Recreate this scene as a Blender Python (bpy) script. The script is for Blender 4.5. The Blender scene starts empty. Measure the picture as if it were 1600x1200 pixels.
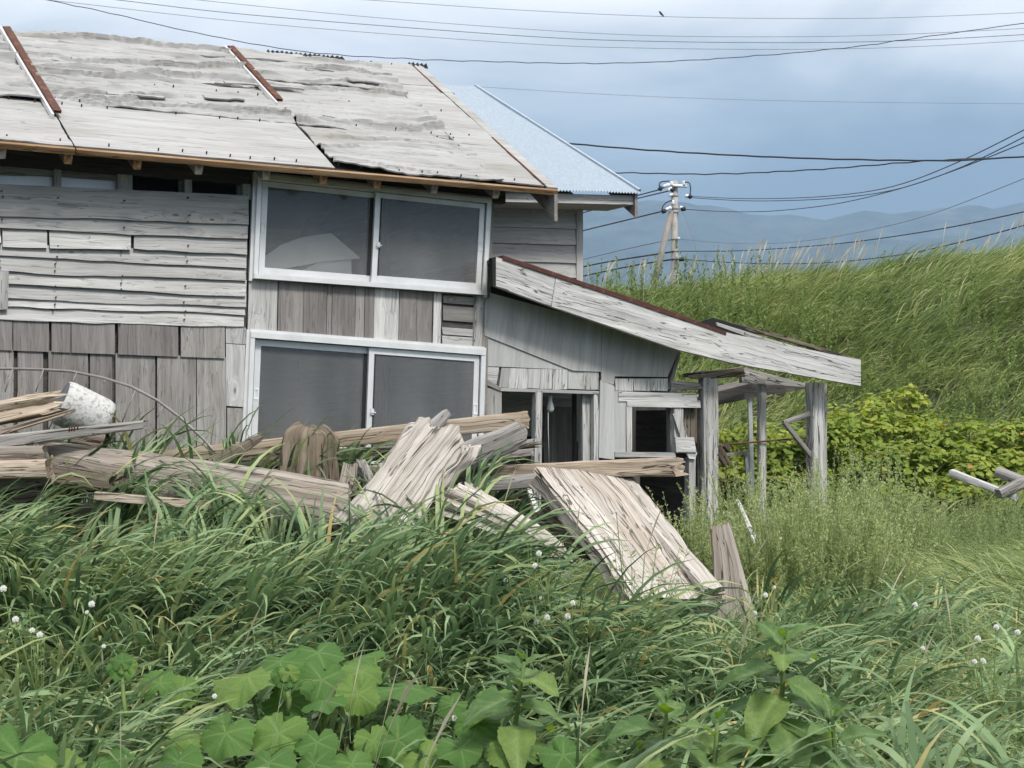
import bpy, math, random
import numpy as np
from mathutils import Vector, Matrix

# ------------------------------------------------------------------ camera, sky, sun, exposure
SC = bpy.context.scene
COL = SC.collection
EYE, HZ, F = 1.5, 660.0, 2222.0            # eye height in metres; horizon row and focal length of the 1600 px wide photo

cam_data = bpy.data.cameras.new("camera")
cam_data.sensor_fit = 'HORIZONTAL'
cam_data.sensor_width = 36.0
cam_data.lens = 36.0 * F / 1600.0
cam_data.shift_y = (HZ - 600.0) / 1600.0
cam_data.clip_start, cam_data.clip_end = 0.05, 20000.0
cam = bpy.data.objects.new("camera", cam_data)
cam.location = (0, 0, EYE)
cam.rotation_euler = (math.radians(90), 0, 0)
COL.objects.link(cam)
SC.camera = cam

SUN_EL, SUN_AZ = math.radians(52), math.radians(148)   # azimuth clockwise from +Y: behind the camera, to its right
world = bpy.data.worlds.new("World")
SC.world = world
world.use_nodes = True


def build_world():
    nt = world.node_tree
    N, L = nt.nodes, nt.links
    N.clear()
    out = N.new("ShaderNodeOutputWorld")
    bg = N.new("ShaderNodeBackground")
    bg.inputs["Strength"].default_value = 0.1
    sky = N.new("ShaderNodeTexSky")
    sky.sky_type = 'NISHITA'
    sky.sun_disc = False
    sky.sun_elevation, sky.sun_rotation = SUN_EL, SUN_AZ
    sky.air_density, sky.dust_density = 1.2, 2.0
    tc = N.new("ShaderNodeTexCoord")
    sep = N.new("ShaderNodeSeparateXYZ")
    L.new(tc.outputs["Generated"], sep.inputs[0])
    # overcast: a slate-blue base of cloud along the whole horizon going over into pale cloud above
    mp = N.new("ShaderNodeMapping")
    mp.inputs["Scale"].default_value = (1.0, 1.0, 2.6)
    L.new(tc.outputs["Generated"], mp.inputs[0])
    nz = N.new("ShaderNodeTexNoise")
    nz.inputs["Scale"].default_value = 3.4
    nz.inputs["Detail"].default_value = 5.0
    nz.inputs["Roughness"].default_value = 0.5
    nz.inputs["Distortion"].default_value = 0.4
    L.new(mp.outputs[0], nz.inputs["Vector"])
    ma = N.new("ShaderNodeMath"); ma.operation = 'MULTIPLY_ADD'
    L.new(nz.outputs["Fac"], ma.inputs[0])
    ma.inputs[1].default_value = 0.17
    ma.inputs[2].default_value = -0.082
    ad = N.new("ShaderNodeMath"); ad.operation = 'ADD'
    L.new(sep.outputs["Z"], ad.inputs[0]); L.new(ma.outputs[0], ad.inputs[1])
    rp = N.new("ShaderNodeValToRGB")
    e = rp.color_ramp.elements
    e[0].position = 0.0; e[0].color = (0.042, 0.08, 0.125, 1)
    e[1].position = 1.0; e[1].color = (0.98, 0.96, 0.94, 1)
    for p, c in ((0.10, (0.045, 0.085, 0.13)), (0.155, (0.055, 0.10, 0.148)), (0.195, (0.105, 0.155, 0.205)), (0.228, (0.29, 0.34, 0.385)), (0.265, (0.66, 0.67, 0.68)), (0.31, (0.97, 0.945, 0.92)), (0.48, (1.05, 1.025, 1.0))):
        el = e.new(p); el.color = (*c, 1)
    L.new(ad.outputs[0], rp.inputs[0])
    sc = N.new("ShaderNodeVectorMath"); sc.operation = 'SCALE'
    sc.inputs["Scale"].default_value = 9.0
    L.new(rp.outputs[0], sc.inputs[0])
    mx = N.new("ShaderNodeMix"); mx.data_type = 'RGBA'
    mx.inputs[0].default_value = 0.9
    L.new(sky.outputs[0], mx.inputs[6]); L.new(sc.outputs[0], mx.inputs[7])
    L.new(mx.outputs[2], bg.inputs["Color"])
    L.new(bg.outputs[0], out.inputs["Surface"])


build_world()
sun_data = bpy.data.lights.new("sun", 'SUN')
sun_data.energy = 2.6
sun_data.angle = math.radians(11)
sun_data.color = (1.0, 0.965, 0.91)
sun = bpy.data.objects.new("sun", sun_data)
sdir = Vector((math.sin(SUN_AZ) * math.cos(SUN_EL), math.cos(SUN_AZ) * math.cos(SUN_EL), math.sin(SUN_EL)))
sun.rotation_euler = sdir.to_track_quat('Z', 'Y').to_euler()
COL.objects.link(sun)
vs = SC.view_settings
vs.view_transform, vs.look, vs.gamma, vs.exposure = 'Standard', 'None', 1.0, 0.7
vs.use_curve_mapping = False
SC.render.engine = 'CYCLES'
cy = SC.cycles
cy.use_denoising = True
cy.max_bounces, cy.diffuse_bounces, cy.glossy_bounces, cy.transmission_bounces, cy.transparent_max_bounces = 6, 3, 3, 4, 12
cy.volume_bounces = 1
cy.caustics_reflective = cy.caustics_refractive = False

# ------------------------------------------------------------------ helpers
rng = np.random.default_rng(7)
V = Vector


def ray(px, py):
    return V(((px - 800.0) / F, 1.0, (HZ - py) / F))


def at(px, py, Y):
    r = ray(px, py)
    return V((r.x * Y, Y, EYE + r.z * Y))


class Plane:
    def __init__(self, p, n):
        self.p, self.n = V(p), V(n).normalized()

    def hit(self, px, py, off=0.0):
        """point of this plane, pushed off metres towards the viewer along its normal"""
        r = ray(px, py)
        o = V((0, 0, EYE))
        q = self.p + self.n * off
        return o + r * ((q - o).dot(self.n) / r.dot(self.n))


WM = {}          # world matrix of everything that was linked


def put(o, parent=None, mat4=None):
    COL.objects.link(o)
    m = mat4 if mat4 is not None else Matrix.Identity(4)
    o.matrix_basis = m
    if parent is not None:
        o.parent = parent
        o.matrix_parent_inverse = WM[parent.name].inverted()
    WM[o.name] = m
    return o


def tag(o, label, cat=None, group=None, kind=None):
    o["label"] = label
    if cat: o["category"] = cat
    if group: o["group"] = group
    if kind: o["kind"] = kind
    return o


def thing(name, loc, label, cat, group=None, kind=None):
    o = bpy.data.objects.new(name, None)
    o.empty_display_size = 0.2
    put(o, None, Matrix.Translation(V(loc)))
    return tag(o, label, cat, group, kind)


def mesh_np(name, verts, faces, mat=None, smooth=False, loops=None):
    """verts (n,3); faces (m,k) of one size k, or a list of lists"""
    me = bpy.data.meshes.new(name)
    verts = np.asarray(verts, dtype=np.float32)
    if isinstance(faces, np.ndarray):
        m, k = faces.shape
        me.vertices.add(len(verts)); me.vertices.foreach_set("co", verts.ravel())
        me.loops.add(m * k); me.loops.foreach_set("vertex_index", faces.astype(np.int32).ravel())
        me.polygons.add(m)
        me.polygons.foreach_set("loop_start", np.arange(0, m * k, k, dtype=np.int32))
        me.polygons.foreach_set("loop_total", np.full(m, k, dtype=np.int32))
        me.update(calc_edges=True)
        me.validate()
    else:
        me.from_pydata([tuple(v) for v in verts], [], [tuple(f) for f in faces])
        me.update()
    if smooth:
        me.polygons.foreach_set("use_smooth", np.ones(len(me.polygons), dtype=bool))
    if mat: me.materials.append(mat)
    return me


def add_attr(me, name, vals):
    a = me.attributes.new(name, 'FLOAT', 'POINT')
    a.data.foreach_set("value", np.asarray(vals, dtype=np.float32))


def obj(name, me, parent=None, mat4=None):
    if me.materials and me.materials[0].name in WOODS and "grain" not in me.attributes:
        co = np.empty(len(me.vertices) * 3, dtype=np.float32)
        me.vertices.foreach_get("co", co)
        ga = me.attributes.new("grain", 'FLOAT_VECTOR', 'POINT')
        ga.data.foreach_set("vector", co)
    return put(bpy.data.objects.new(name, me), parent, mat4)


def frame(origin, xdir, zhint):
    """matrix with local X along xdir and local Z near zhint"""
    x = V(xdir).normalized()
    y = V(zhint).cross(x).normalized()
    z = x.cross(y)
    m = Matrix((x, y, z)).transposed().to_4x4()
    m.translation = V(origin)
    return m


# ---- value noise
def _h(i, j, k, s):
    n = (i * 374761393 + j * 668265263 + k * 2147483647 + s * 1274126177) & 0xFFFFFFFF
    n = ((n ^ (n >> 13)) * 1274126177) & 0xFFFFFFFF
    n = n ^ (n >> 16)
    return (n & 0xFFFF) / 65535.0


def vnoise(x, y=0.0, z=0.0, seed=0):
    x, y, z = np.broadcast_arrays(np.asarray(x, float), np.asarray(y, float), np.asarray(z, float))
    xi, yi, zi = np.floor(x).astype(np.int64), np.floor(y).astype(np.int64), np.floor(z).astype(np.int64)
    fx, fy, fz = x - xi, y - yi, z - zi
    fx, fy, fz = (t * t * (3 - 2 * t) for t in (fx, fy, fz))
    r = 0
    for a in (0, 1):
        for b in (0, 1):
            for c in (0, 1):
                w = (fx if a else 1 - fx) * (fy if b else 1 - fy) * (fz if c else 1 - fz)
                r = r + w * _h(xi + a, yi + b, zi + c, seed)
    return r * 2 - 1


def fbm(x, y=0.0, z=0.0, seed=0, oct=4):
    r, a, f = 0, 0.5, 1.0
    for o in range(oct):
        r = r + a * vnoise(np.asarray(x) * f, np.asarray(y) * f, np.asarray(z) * f, seed + o * 17)
        a *= 0.5; f *= 2.03
    return r


def sstep(x, a, b):
    t = np.clip((np.asarray(x, float) - a) / (b - a), 0, 1)
    return t * t * (3 - 2 * t)


# ------------------------------------------------------------------ materials
def new_mat(name):
    m = bpy.data.materials.new(name)
    m.use_nodes = True
    nt = m.node_tree
    b = nt.nodes["Principled BSDF"]
    return m, nt.nodes, nt.links, b


def node(N, typ, **kw):
    n = N.new(typ)
    for k, v in kw.items():
        if k in ("operation", "blend_type", "data_type", "attribute_name", "feature", "distance", "noise_dimensions", "clamp_factor"):
            setattr(n, k, v)
        else:
            n.inputs[k.replace("_", " ")].default_value = v
    return n


def ramp(N, stops):
    r = N.new("ShaderNodeValToRGB")
    e = r.color_ramp.elements
    e[0].position, e[0].color = stops[0][0], (*stops[0][1], 1)
    e[1].position, e[1].color = stops[-1][0], (*stops[-1][1], 1)
    for p, c in stops[1:-1]:
        x = e.new(p); x.color = (*c, 1)
    return r


def mixc(N, L, typ, fac, a, b):
    m = N.new("ShaderNodeMix"); m.data_type = 'RGBA'; m.blend_type = typ
    for i, v in ((0, fac), (6, a), (7, b)):
        if hasattr(v, "is_output"): L.new(v, m.inputs[i])
        elif i == 0: m.inputs[0].default_value = v
        else: m.inputs[i].default_value = (*v, 1)
    return m.outputs[2]


def mth(N, L, op, a, b=None, c=None):
    m = N.new("ShaderNodeMath"); m.operation = op
    for i, v in enumerate((a, b, c)):
        if v is None: continue
        if hasattr(v, "is_output"): L.new(v, m.inputs[i])
        else: m.inputs[i].default_value = v
    return m.outputs[0]


WOODS = set()


def wood(name, dark, mid, light, crack=0.6, scale=1.0, rough=0.85, stain=(0.16, 0.11, 0.07), stain_amt=0.25, var=0.35, bump=0.35, knots=0.8, moss=0.0, fissure=0.0):
    """weathered timber; grain runs along the object's local X"""
    m, N, L, B = new_mat(name)
    ga = N.new("ShaderNodeAttribute"); ga.attribute_name = "grain"
    WOODS.add(name)
    oi = N.new("ShaderNodeObjectInfo")
    cmb = N.new("ShaderNodeCombineXYZ")
    for i, k in enumerate((91.0, 57.0, 33.0)):
        L.new(mth(N, L, 'MULTIPLY', oi.outputs["Random"], k), cmb.inputs[i])
    va = N.new("ShaderNodeVectorMath"); va.operation = 'ADD'
    L.new(ga.outputs["Vector"], va.inputs[0]); L.new(cmb.outputs[0], va.inputs[1])
    # wandering grain
    wz = node(N, "ShaderNodeTexNoise", Scale=2.2 * scale, Detail=2.0)
    mpw = N.new("ShaderNodeMapping"); mpw.inputs["Scale"].default_value = (0.9, 2.2, 2.2)
    L.new(va.outputs[0], mpw.inputs[0]); L.new(mpw.outputs[0], wz.inputs["Vector"])
    wsc = N.new("ShaderNodeVectorMath"); wsc.operation = 'MULTIPLY_ADD'
    L.new(wz.outputs["Color"], wsc.inputs[0]); wsc.inputs[1].default_value = (0, 0.07, 0.07)
    L.new(va.outputs[0], wsc.inputs[2])
    # knots: sparse cells that bend the grain round themselves
    vo = node(N, "ShaderNodeTexVoronoi", Scale=1.0)
    mpk = N.new("ShaderNodeMapping"); mpk.inputs["Scale"].default_value = (2.2 * scale, 5.0 * scale, 5.0 * scale)
    L.new(va.outputs[0], mpk.inputs[0]); L.new(mpk.outputs[0], vo.inputs["Vector"])
    kd = vo.outputs["Distance"]
    near = mth(N, L, 'MAXIMUM', mth(N, L, 'SUBTRACT', 0.26, kd), 0.0)
    kv = N.new("ShaderNodeCombineXYZ")
    off = mth(N, L, 'MULTIPLY', near, 0.55 * knots)
    L.new(off, kv.inputs[1]); L.new(off, kv.inputs[2])
    wk = N.new("ShaderNodeVectorMath"); wk.operation = 'ADD'
    L.new(wsc.outputs[0], wk.inputs[0]); L.new(kv.outputs[0], wk.inputs[1])

    def grain(sx, sy, detail, rough_=0.6):
        mp = N.new("ShaderNodeMapping"); mp.inputs["Scale"].default_value = (sx * scale, sy * scale, sy * scale)
        L.new(wk.outputs[0], mp.inputs[0])
        nz = node(N, "ShaderNodeTexNoise", Scale=1.0, Detail=detail, Roughness=rough_)
        L.new(mp.outputs[0], nz.inputs["Vector"])
        return nz.outputs["Fac"]
    g1 = grain(1.1, 22.0, 5.0)
    g2 = grain(3.0, 110.0, 3.0)
    gc = grain(0.35, 34.0, 2.0, 0.4)
    g = mth(N, L, 'ADD', mth(N, L, 'MULTIPLY', g1, 0.65), mth(N, L, 'MULTIPLY', g2, 0.35))
    rp = ramp(N, [(0.30, dark), (0.5, mid), (0.68, light)])
    L.new(g, rp.inputs[0])
    col = rp.outputs[0]
    # blotches of stain
    big = node(N, "ShaderNodeTexNoise", Scale=2.6 * scale, Detail=4.0)
    mpb = N.new("ShaderNodeMapping"); mpb.inputs["Scale"].default_value = (0.5, 1.6, 1.6)
    L.new(va.outputs[0], mpb.inputs[0]); L.new(mpb.outputs[0], big.inputs["Vector"])
    sf = mth(N, L, 'MULTIPLY', mth(N, L, 'SMOOTH_MIN', mth(N, L, 'MAXIMUM', mth(N, L, 'MULTIPLY_ADD', big.outputs["Fac"], 3.2, -1.6), 0.0), 1.0, 0.1), stain_amt)
    col = mixc(N, L, 'MIX', sf, col, stain)
    # knots and cracks
    kf = mth(N, L, 'MULTIPLY', mth(N, L, 'LESS_THAN', kd, 0.055), knots * 0.75)
    col = mixc(N, L, 'MIX', kf, col, tuple(c * 0.35 for c in dark))
    ck = mth(N, L, 'MULTIPLY', mth(N, L, 'LESS_THAN', mth(N, L, 'ABSOLUTE', mth(N, L, 'SUBTRACT', gc, 0.5)), 0.012), crack)
    col = mixc(N, L, 'MIX', ck, col, tuple(c * 0.3 for c in dark))
    gf = grain(0.28, 13.0, 3.0, 0.5)
    fs_ = mth(N, L, 'MULTIPLY', mth(N, L, 'LESS_THAN', mth(N, L, 'ABSOLUTE', mth(N, L, 'SUBTRACT', gf, 0.47)), 0.008), fissure)
    col = mixc(N, L, 'MIX', fs_, col, tuple(c * 0.22 for c in dark))
    # board to board difference
    vv = mth(N, L, 'MULTIPLY_ADD', oi.outputs["Random"], var, 1.0 - var * 0.55)
    hs = N.new("ShaderNodeHueSaturation")
    L.new(vv, hs.inputs["Value"]); L.new(col, hs.inputs["Color"])
    col = hs.outputs[0]
    if moss > 0:
        mz = node(N, "ShaderNodeTexNoise", Scale=7.0, Detail=5.0)
        L.new(va.outputs[0], mz.inputs["Vector"])
        mf = mth(N, L, 'MULTIPLY', mth(N, L, 'GREATER_THAN', mz.outputs["Fac"], 0.56), moss)
        col = mixc(N, L, 'MIX', mf, col, (0.07, 0.085, 0.03))
    L.new(col, B.inputs["Base Color"])
    B.inputs["Roughness"].default_value = rough
    B.inputs["Specular IOR Level"].default_value = 0.25
    bp = N.new("ShaderNodeBump")
    bp.inputs["Strength"].default_value = bump
    bp.inputs["Distance"].default_value = 0.006
    hgt = mth(N, L, 'SUBTRACT', g, mth(N, L, 'MULTIPLY', ck, 0.5))
    L.new(hgt, bp.inputs["Height"]); L.new(bp.outputs[0], B.inputs["Normal"])
    return m


def plain(name, col, rough=0.6, metal=0.0, noise=0.25, scale=8.0, spec=0.4, second=None, second_at=0.58, bump=0.0, stretch=(1, 1, 1)):
    m, N, L, B = new_mat(name)
    tc = N.new("ShaderNodeTexCoord")
    mp = N.new("ShaderNodeMapping"); mp.inputs["Scale"].default_value = stretch
    L.new(tc.outputs["Object"], mp.inputs[0])
    nz = node(N, "ShaderNodeTexNoise", Scale=scale, Detail=6.0, Roughness=0.62)
    L.new(mp.outputs[0], nz.inputs["Vector"])
    c2 = second if second else tuple(c * (1 - noise) for c in col)
    if second:
        rp = ramp(N, [(second_at - 0.05, col), (second_at + 0.05, c2)])
    else:
        rp = ramp(N, [(0.3, c2), (0.7, tuple(min(1, c * (1 + noise * 0.6)) for c in col))])
    L.new(nz.outputs["Fac"], rp.inputs[0])
    L.new(rp.outputs[0], B.inputs["Base Color"])
    B.inputs["Roughness"].default_value = rough
    B.inputs["Metallic"].default_value = metal
    B.inputs["Specular IOR Level"].default_value = spec
    if bump:
        bp = N.new("ShaderNodeBump"); bp.inputs["Strength"].default_value = bump; bp.inputs["Distance"].default_value = 0.01
        L.new(nz.outputs["Fac"], bp.inputs["Height"]); L.new(bp.outputs[0], B.inputs["Normal"])
    return m


def leaf_mat(name, stops, trans=0.35, rough=0.5, veins=False, backside=None):
    """foliage; colour picked per blade or leaf by the attribute 'tint'"""
    m, N, L, B = new_mat(name)
    at_ = N.new("ShaderNodeAttribute"); at_.attribute_name = "tint"
    rp = ramp(N, stops)
    L.new(at_.outputs["Fac"], rp.inputs[0])
    col = rp.outputs[0]
    tc = N.new("ShaderNodeTexCoord")
    nz = node(N, "ShaderNodeTexNoise", Scale=14.0, Detail=3.0)
    L.new(tc.outputs["Object"], nz.inputs["Vector"])
    hs = N.new("ShaderNodeHueSaturation")
    L.new(mth(N, L, 'MULTIPLY_ADD', nz.outputs["Fac"], 0.5, 0.75), hs.inputs["Value"])
    L.new(col, hs.inputs["Color"])
    col = hs.outputs[0]
    if backside:
        ge = N.new("ShaderNodeNewGeometry")
        col = mixc(N, L, 'MIX', ge.outputs["Backfacing"], col, backside)
    L.new(col, B.inputs["Base Color"])
    B.inputs["Roughness"].default_value = rough
    B.inputs["Specular IOR Level"].default_value = 0.12
    tr = N.new("ShaderNodeBsdfTranslucent")
    hs2 = N.new("ShaderNodeHueSaturation"); hs2.inputs["Saturation"].default_value = 1.15; hs2.inputs["Value"].default_value = 1.5
    L.new(col, hs2.inputs["Color"]); L.new(hs2.outputs[0], tr.inputs["Color"])
    ms = N.new("ShaderNodeMixShader"); ms.inputs[0].default_value = trans
    L.new(B.outputs[0], ms.inputs[1]); L.new(tr.outputs[0], ms.inputs[2])
    L.new(ms.outputs[0], N["Material Output"].inputs["Surface"])
    if veins:
        B.inputs["Specular IOR Level"].default_value = 0.16
        av = N.new("ShaderNodeAttribute"); av.attribute_name = "vein"
        col2 = mixc(N, L, 'MIX', mth(N, L, 'MULTIPLY', av.outputs["Fac"], 0.32), col, (0.30, 0.40, 0.16))
        L.new(col2, B.inputs["Base Color"])
        bp = N.new("ShaderNodeBump"); bp.inputs["Strength"].default_value = 0.4; bp.inputs["Distance"].default_value = 0.004
        nv = node(N, "ShaderNodeTexVoronoi", Scale=30.0)
        L.new(tc.outputs["Object"], nv.inputs["Vector"])
        L.new(nv.outputs["Distance"], bp.inputs["Height"]); L.new(bp.outputs[0], B.inputs["Normal"])
    return m


M = {}
M["board"] = wood("board_wood", (0.29, 0.285, 0.278), (0.455, 0.45, 0.44), (0.60, 0.595, 0.58), crack=0.5, stain_amt=0.3, stain=(0.22, 0.20, 0.18))
M["ply"] = wood("ply_wood", (0.15, 0.142, 0.133), (0.245, 0.233, 0.22), (0.35, 0.335, 0.318), crack=0.5, stain=(0.17, 0.13, 0.12), stain_amt=0.55, var=0.5, knots=0.25, bump=0.2)
M["brown_ply"] = wood("brown_ply_wood", (0.125, 0.116, 0.110), (0.21, 0.195, 0.186), (0.30, 0.282, 0.27), crack=0.35, stain=(0.15, 0.125, 0.12), stain_amt=0.5, var=0.3, knots=0.1, bump=0.2)
M["panel"] = wood("panel_wood", (0.31, 0.31, 0.305), (0.43, 0.43, 0.425), (0.52, 0.52, 0.51), crack=0.12, scale=0.7, stain=(0.25, 0.245, 0.24), stain_amt=0.4, var=0.2, knots=0.1, bump=0.15)
M["pale"] = wood("pale_painted_wood", (0.30, 0.295, 0.285), (0.50, 0.495, 0.485), (0.68, 0.675, 0.66), crack=0.9, stain=(0.36, 0.35, 0.33), stain_amt=0.4, var=0.18, bump=0.5, knots=0.0, fissure=0.3)
M["shed"] = wood("shed_board_wood", (0.32, 0.315, 0.30), (0.43, 0.42, 0.405), (0.53, 0.52, 0.51), crack=0.35, stain=(0.27, 0.26, 0.25), stain_amt=0.35, var=0.15, bump=0.2, knots=0.2)
M["post"] = wood("post_wood", (0.17, 0.16, 0.15), (0.42, 0.41, 0.395), (0.62, 0.61, 0.59), crack=1.0, stain=(0.18, 0.145, 0.12), stain_amt=0.4, var=0.2, bump=0.7, knots=0.2, fissure=0.6)
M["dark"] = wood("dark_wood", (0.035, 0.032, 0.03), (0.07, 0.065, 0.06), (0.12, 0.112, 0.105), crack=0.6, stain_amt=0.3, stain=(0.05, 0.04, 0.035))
M["eave"] = wood("eave_batten_wood", (0.12, 0.065, 0.035), (0.27, 0.165, 0.085), (0.44, 0.31, 0.20), crack=0.8, stain=(0.17, 0.065, 0.025), stain_amt=1.0, var=0.2, knots=0.1)
M["drift_pale"] = wood("pale_driftwood", (0.22, 0.19, 0.16), (0.40, 0.365, 0.325), (0.55, 0.52, 0.48), crack=0.9, stain=(0.24, 0.175, 0.115), stain_amt=0.65, var=0.15, bump=1.0, knots=0.0, fissure=0.75)
M["drift"] = wood("driftwood", (0.13, 0.11, 0.09), (0.265, 0.235, 0.20), (0.42, 0.385, 0.34), crack=0.9, stain=(0.20, 0.14, 0.09), stain_amt=0.5, var=0.25, bump=0.9, knots=0.0, fissure=0.6)
M["drift_tan"] = wood("tan_driftwood", (0.19, 0.14, 0.095), (0.38, 0.31, 0.235), (0.56, 0.49, 0.40), crack=0.9, stain=(0.25, 0.14, 0.07), stain_amt=0.5, var=0.2, bump=0.9, knots=0.0, fissure=0.5)
M["drift_dark"] = wood("dark_driftwood", (0.07, 0.055, 0.045), (0.17, 0.14, 0.11), (0.30, 0.25, 0.20), crack=1.0, stain=(0.09, 0.06, 0.04), stain_amt=0.5, var=0.25, bump=1.0, knots=0.0, moss=0.25, fissure=0.9)
M["drift_brown"] = wood("brown_driftwood", (0.08, 0.062, 0.045), (0.19, 0.152, 0.112), (0.32, 0.27, 0.21), crack=0.9, stain=(0.12, 0.08, 0.05), stain_amt=0.5, var=0.2, bump=1.0, knots=0.0, moss=0.3, fissure=0.25)
M["drift_gray"] = wood("grey_driftwood", (0.13, 0.12, 0.11), (0.30, 0.285, 0.27), (0.47, 0.455, 0.44), crack=0.9, stain=(0.15, 0.12, 0.10), stain_amt=0.4, var=0.2, bump=0.9, knots=0.0, fissure=0.7)
M["sheet"] = wood("roof_sheet", (0.28, 0.278, 0.272), (0.35, 0.347, 0.34), (0.41, 0.407, 0.40), crack=0.4, scale=0.8, stain=(0.22, 0.205, 0.18), stain_amt=0.75, var=0.08, bump=0.25, knots=0.0)
M["rust"] = plain("rusty_iron", (0.085, 0.036, 0.024), 0.9, 0.0, second=(0.17, 0.068, 0.035), scale=16, bump=0.4)
M["rust_dark"] = plain("dark_rusty_iron", (0.075, 0.028, 0.022), 0.85, 0.0, second=(0.14, 0.055, 0.035), scale=14, bump=0.4)
M["black"] = plain("tarred_board", (0.012, 0.012, 0.012), 0.8, 0.0, noise=0.5, bump=0.3)
M["alu"] = plain("white_aluminium", (0.74, 0.74, 0.735), 0.32, 0.25, noise=0.12, scale=5.0)
M["rubber"] = plain("dark_seal", (0.012, 0.012, 0.013), 0.7)
M["galv"] = plain("galvanised_sheet", (0.36, 0.425, 0.49), 0.5, 0.1, noise=0.13, scale=22.0)
M["conc"] = plain("pole_concrete", (0.34, 0.325, 0.30), 0.9, 0.0, noise=0.2, scale=6.0)
M["brace"] = plain("brace_concrete", (0.25, 0.225, 0.20), 0.9, 0.0, noise=0.2, scale=6.0)
M["wire"] = plain("cable_black", (0.022, 0.026, 0.032), 0.6)
M["wire_grey"] = plain("cable_grey", (0.22, 0.24, 0.26), 0.6)
M["insul"] = plain("porcelain_white", (0.78, 0.8, 0.82), 0.2)
M["white"] = plain("white_sheet", (0.85, 0.84, 0.79), 0.7, noise=0.15, scale=3.0)
M["foam"] = plain("speckled_foam", (0.50, 0.50, 0.49), 0.9, second=(0.30, 0.29, 0.27), second_at=0.56, scale=45.0, bump=0.5)
M["foam_dark"] = plain("grey_foam_end", (0.15, 0.155, 0.165), 0.9, noise=0.35, scale=20.0)  # end face in mottled dark grey
M["bulb"] = plain("bulb_white", (0.75, 0.75, 0.72), 0.25)
M["steel"] = plain("rod_steel", (0.26, 0.245, 0.235), 0.6, 0.3)
M["chrome"] = plain("aluminium_post", (0.66, 0.68, 0.70), 0.3, 0.5)
M["nail"] = plain("rusty_nail", (0.05, 0.035, 0.028), 0.8)
M["bird"] = plain("bird_feather", (0.03, 0.03, 0.033), 0.8)
M["rag"] = plain("old_rope", (0.10, 0.075, 0.055), 0.95, noise=0.5, scale=30, bump=0.5)


def glass_mat():
    m, N, L, B = new_mat("filmed_glass")
    N.remove(B)
    tr = N.new("ShaderNodeBsdfTransparent"); tr.inputs[0].default_value = (0.96, 0.965, 0.965, 1)
    gl = N.new("ShaderNodeBsdfGlossy"); gl.inputs["Roughness"].default_value = 0.04
    gl.inputs["Color"].default_value = (0.9, 0.9, 0.9, 1)
    fr = N.new("ShaderNodeFresnel"); fr.inputs[0].default_value = 1.5
    m1 = N.new("ShaderNodeMixShader")
    L.new(mth(N, L, 'MULTIPLY_ADD', fr.outputs[0], 0.8, 0.0), m1.inputs[0])
    L.new(tr.outputs[0], m1.inputs[1]); L.new(gl.outputs[0], m1.inputs[2])
    df = N.new("ShaderNodeBsdfDiffuse"); df.inputs[0].default_value = (0.52, 0.52, 0.51, 1)  # patchy grey film, put in to lighten the panes like reflected sky
    tc = N.new("ShaderNodeTexCoord")
    mp = N.new("ShaderNodeMapping"); mp.inputs["Scale"].default_value = (3.0, 3.0, 0.8)
    L.new(tc.outputs["Object"], mp.inputs[0])
    nz = node(N, "ShaderNodeTexNoise", Scale=0.9, Detail=2.0)
    L.new(mp.outputs[0], nz.inputs["Vector"])
    m2 = N.new("ShaderNodeMixShader")
    L.new(mth(N, L, 'MULTIPLY_ADD', nz.outputs["Fac"], 0.26, 0.045), m2.inputs[0])
    L.new(m1.outputs[0], m2.inputs[1]); L.new(df.outputs[0], m2.inputs[2])
    L.new(m2.outputs[0], N["Material Output"].inputs["Surface"])
    return m


M["glass"] = glass_mat()
M["grass"] = leaf_mat("beach_grass_leaf", [(0.0, (0.05, 0.09, 0.045)), (0.45, (0.135, 0.21, 0.10)), (0.8, (0.26, 0.355, 0.18)), (0.9, (0.38, 0.37, 0.15)), (1.0, (0.50, 0.36, 0.17))], 0.22, 0.38)
M["field_grass"] = leaf_mat("field_grass_leaf", [(0.0, (0.13, 0.18, 0.07)), (0.5, (0.26, 0.32, 0.13)), (0.85, (0.40, 0.44, 0.20)), (1.0, (0.52, 0.46, 0.27))], 0.3, 0.45)
M["hill_grass"] = leaf_mat("hill_grass_leaf", [(0.0, (0.10, 0.15, 0.048)), (0.5, (0.22, 0.28, 0.095)), (0.85, (0.38, 0.41, 0.17)), (1.0, (0.54, 0.48, 0.26))], 0.3, 0.5)
M["litter"] = leaf_mat("dead_grass", [(0.0, (0.10, 0.065, 0.035)), (1.0, (0.34, 0.25, 0.13))], 0.15, 0.8)
M["plume"] = leaf_mat("seed_plume", [(0.0, (0.38, 0.33, 0.24)), (1.0, (0.60, 0.54, 0.44))], 0.3, 0.8)
M["mugwort"] = leaf_mat("mugwort_leaf", [(0.0, (0.11, 0.16, 0.07)), (0.6, (0.24, 0.30, 0.13)), (1.0, (0.46, 0.50, 0.27))], 0.42, 0.6)
M["shrub"] = leaf_mat("shrub_leaf", [(0.0, (0.09, 0.15, 0.03)), (0.55, (0.21, 0.28, 0.05)), (0.88, (0.37, 0.40, 0.075)), (1.0, (0.48, 0.27, 0.08))], 0.35, 0.5)
M["squash"] = leaf_mat("squash_leaf", [(0.0, (0.058, 0.135, 0.032)), (0.6, (0.092, 0.178, 0.042)), (1.0, (0.135, 0.215, 0.05))], 0.25, 0.5, veins=True, backside=(0.19, 0.29, 0.035))
M["herb"] = leaf_mat("herb_leaf", [(0.0, (0.07, 0.135, 0.045)), (0.6, (0.11, 0.185, 0.06)), (1.0, (0.155, 0.225, 0.06))], 0.28, 0.42, veins=True, backside=(0.19, 0.29, 0.05))
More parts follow.
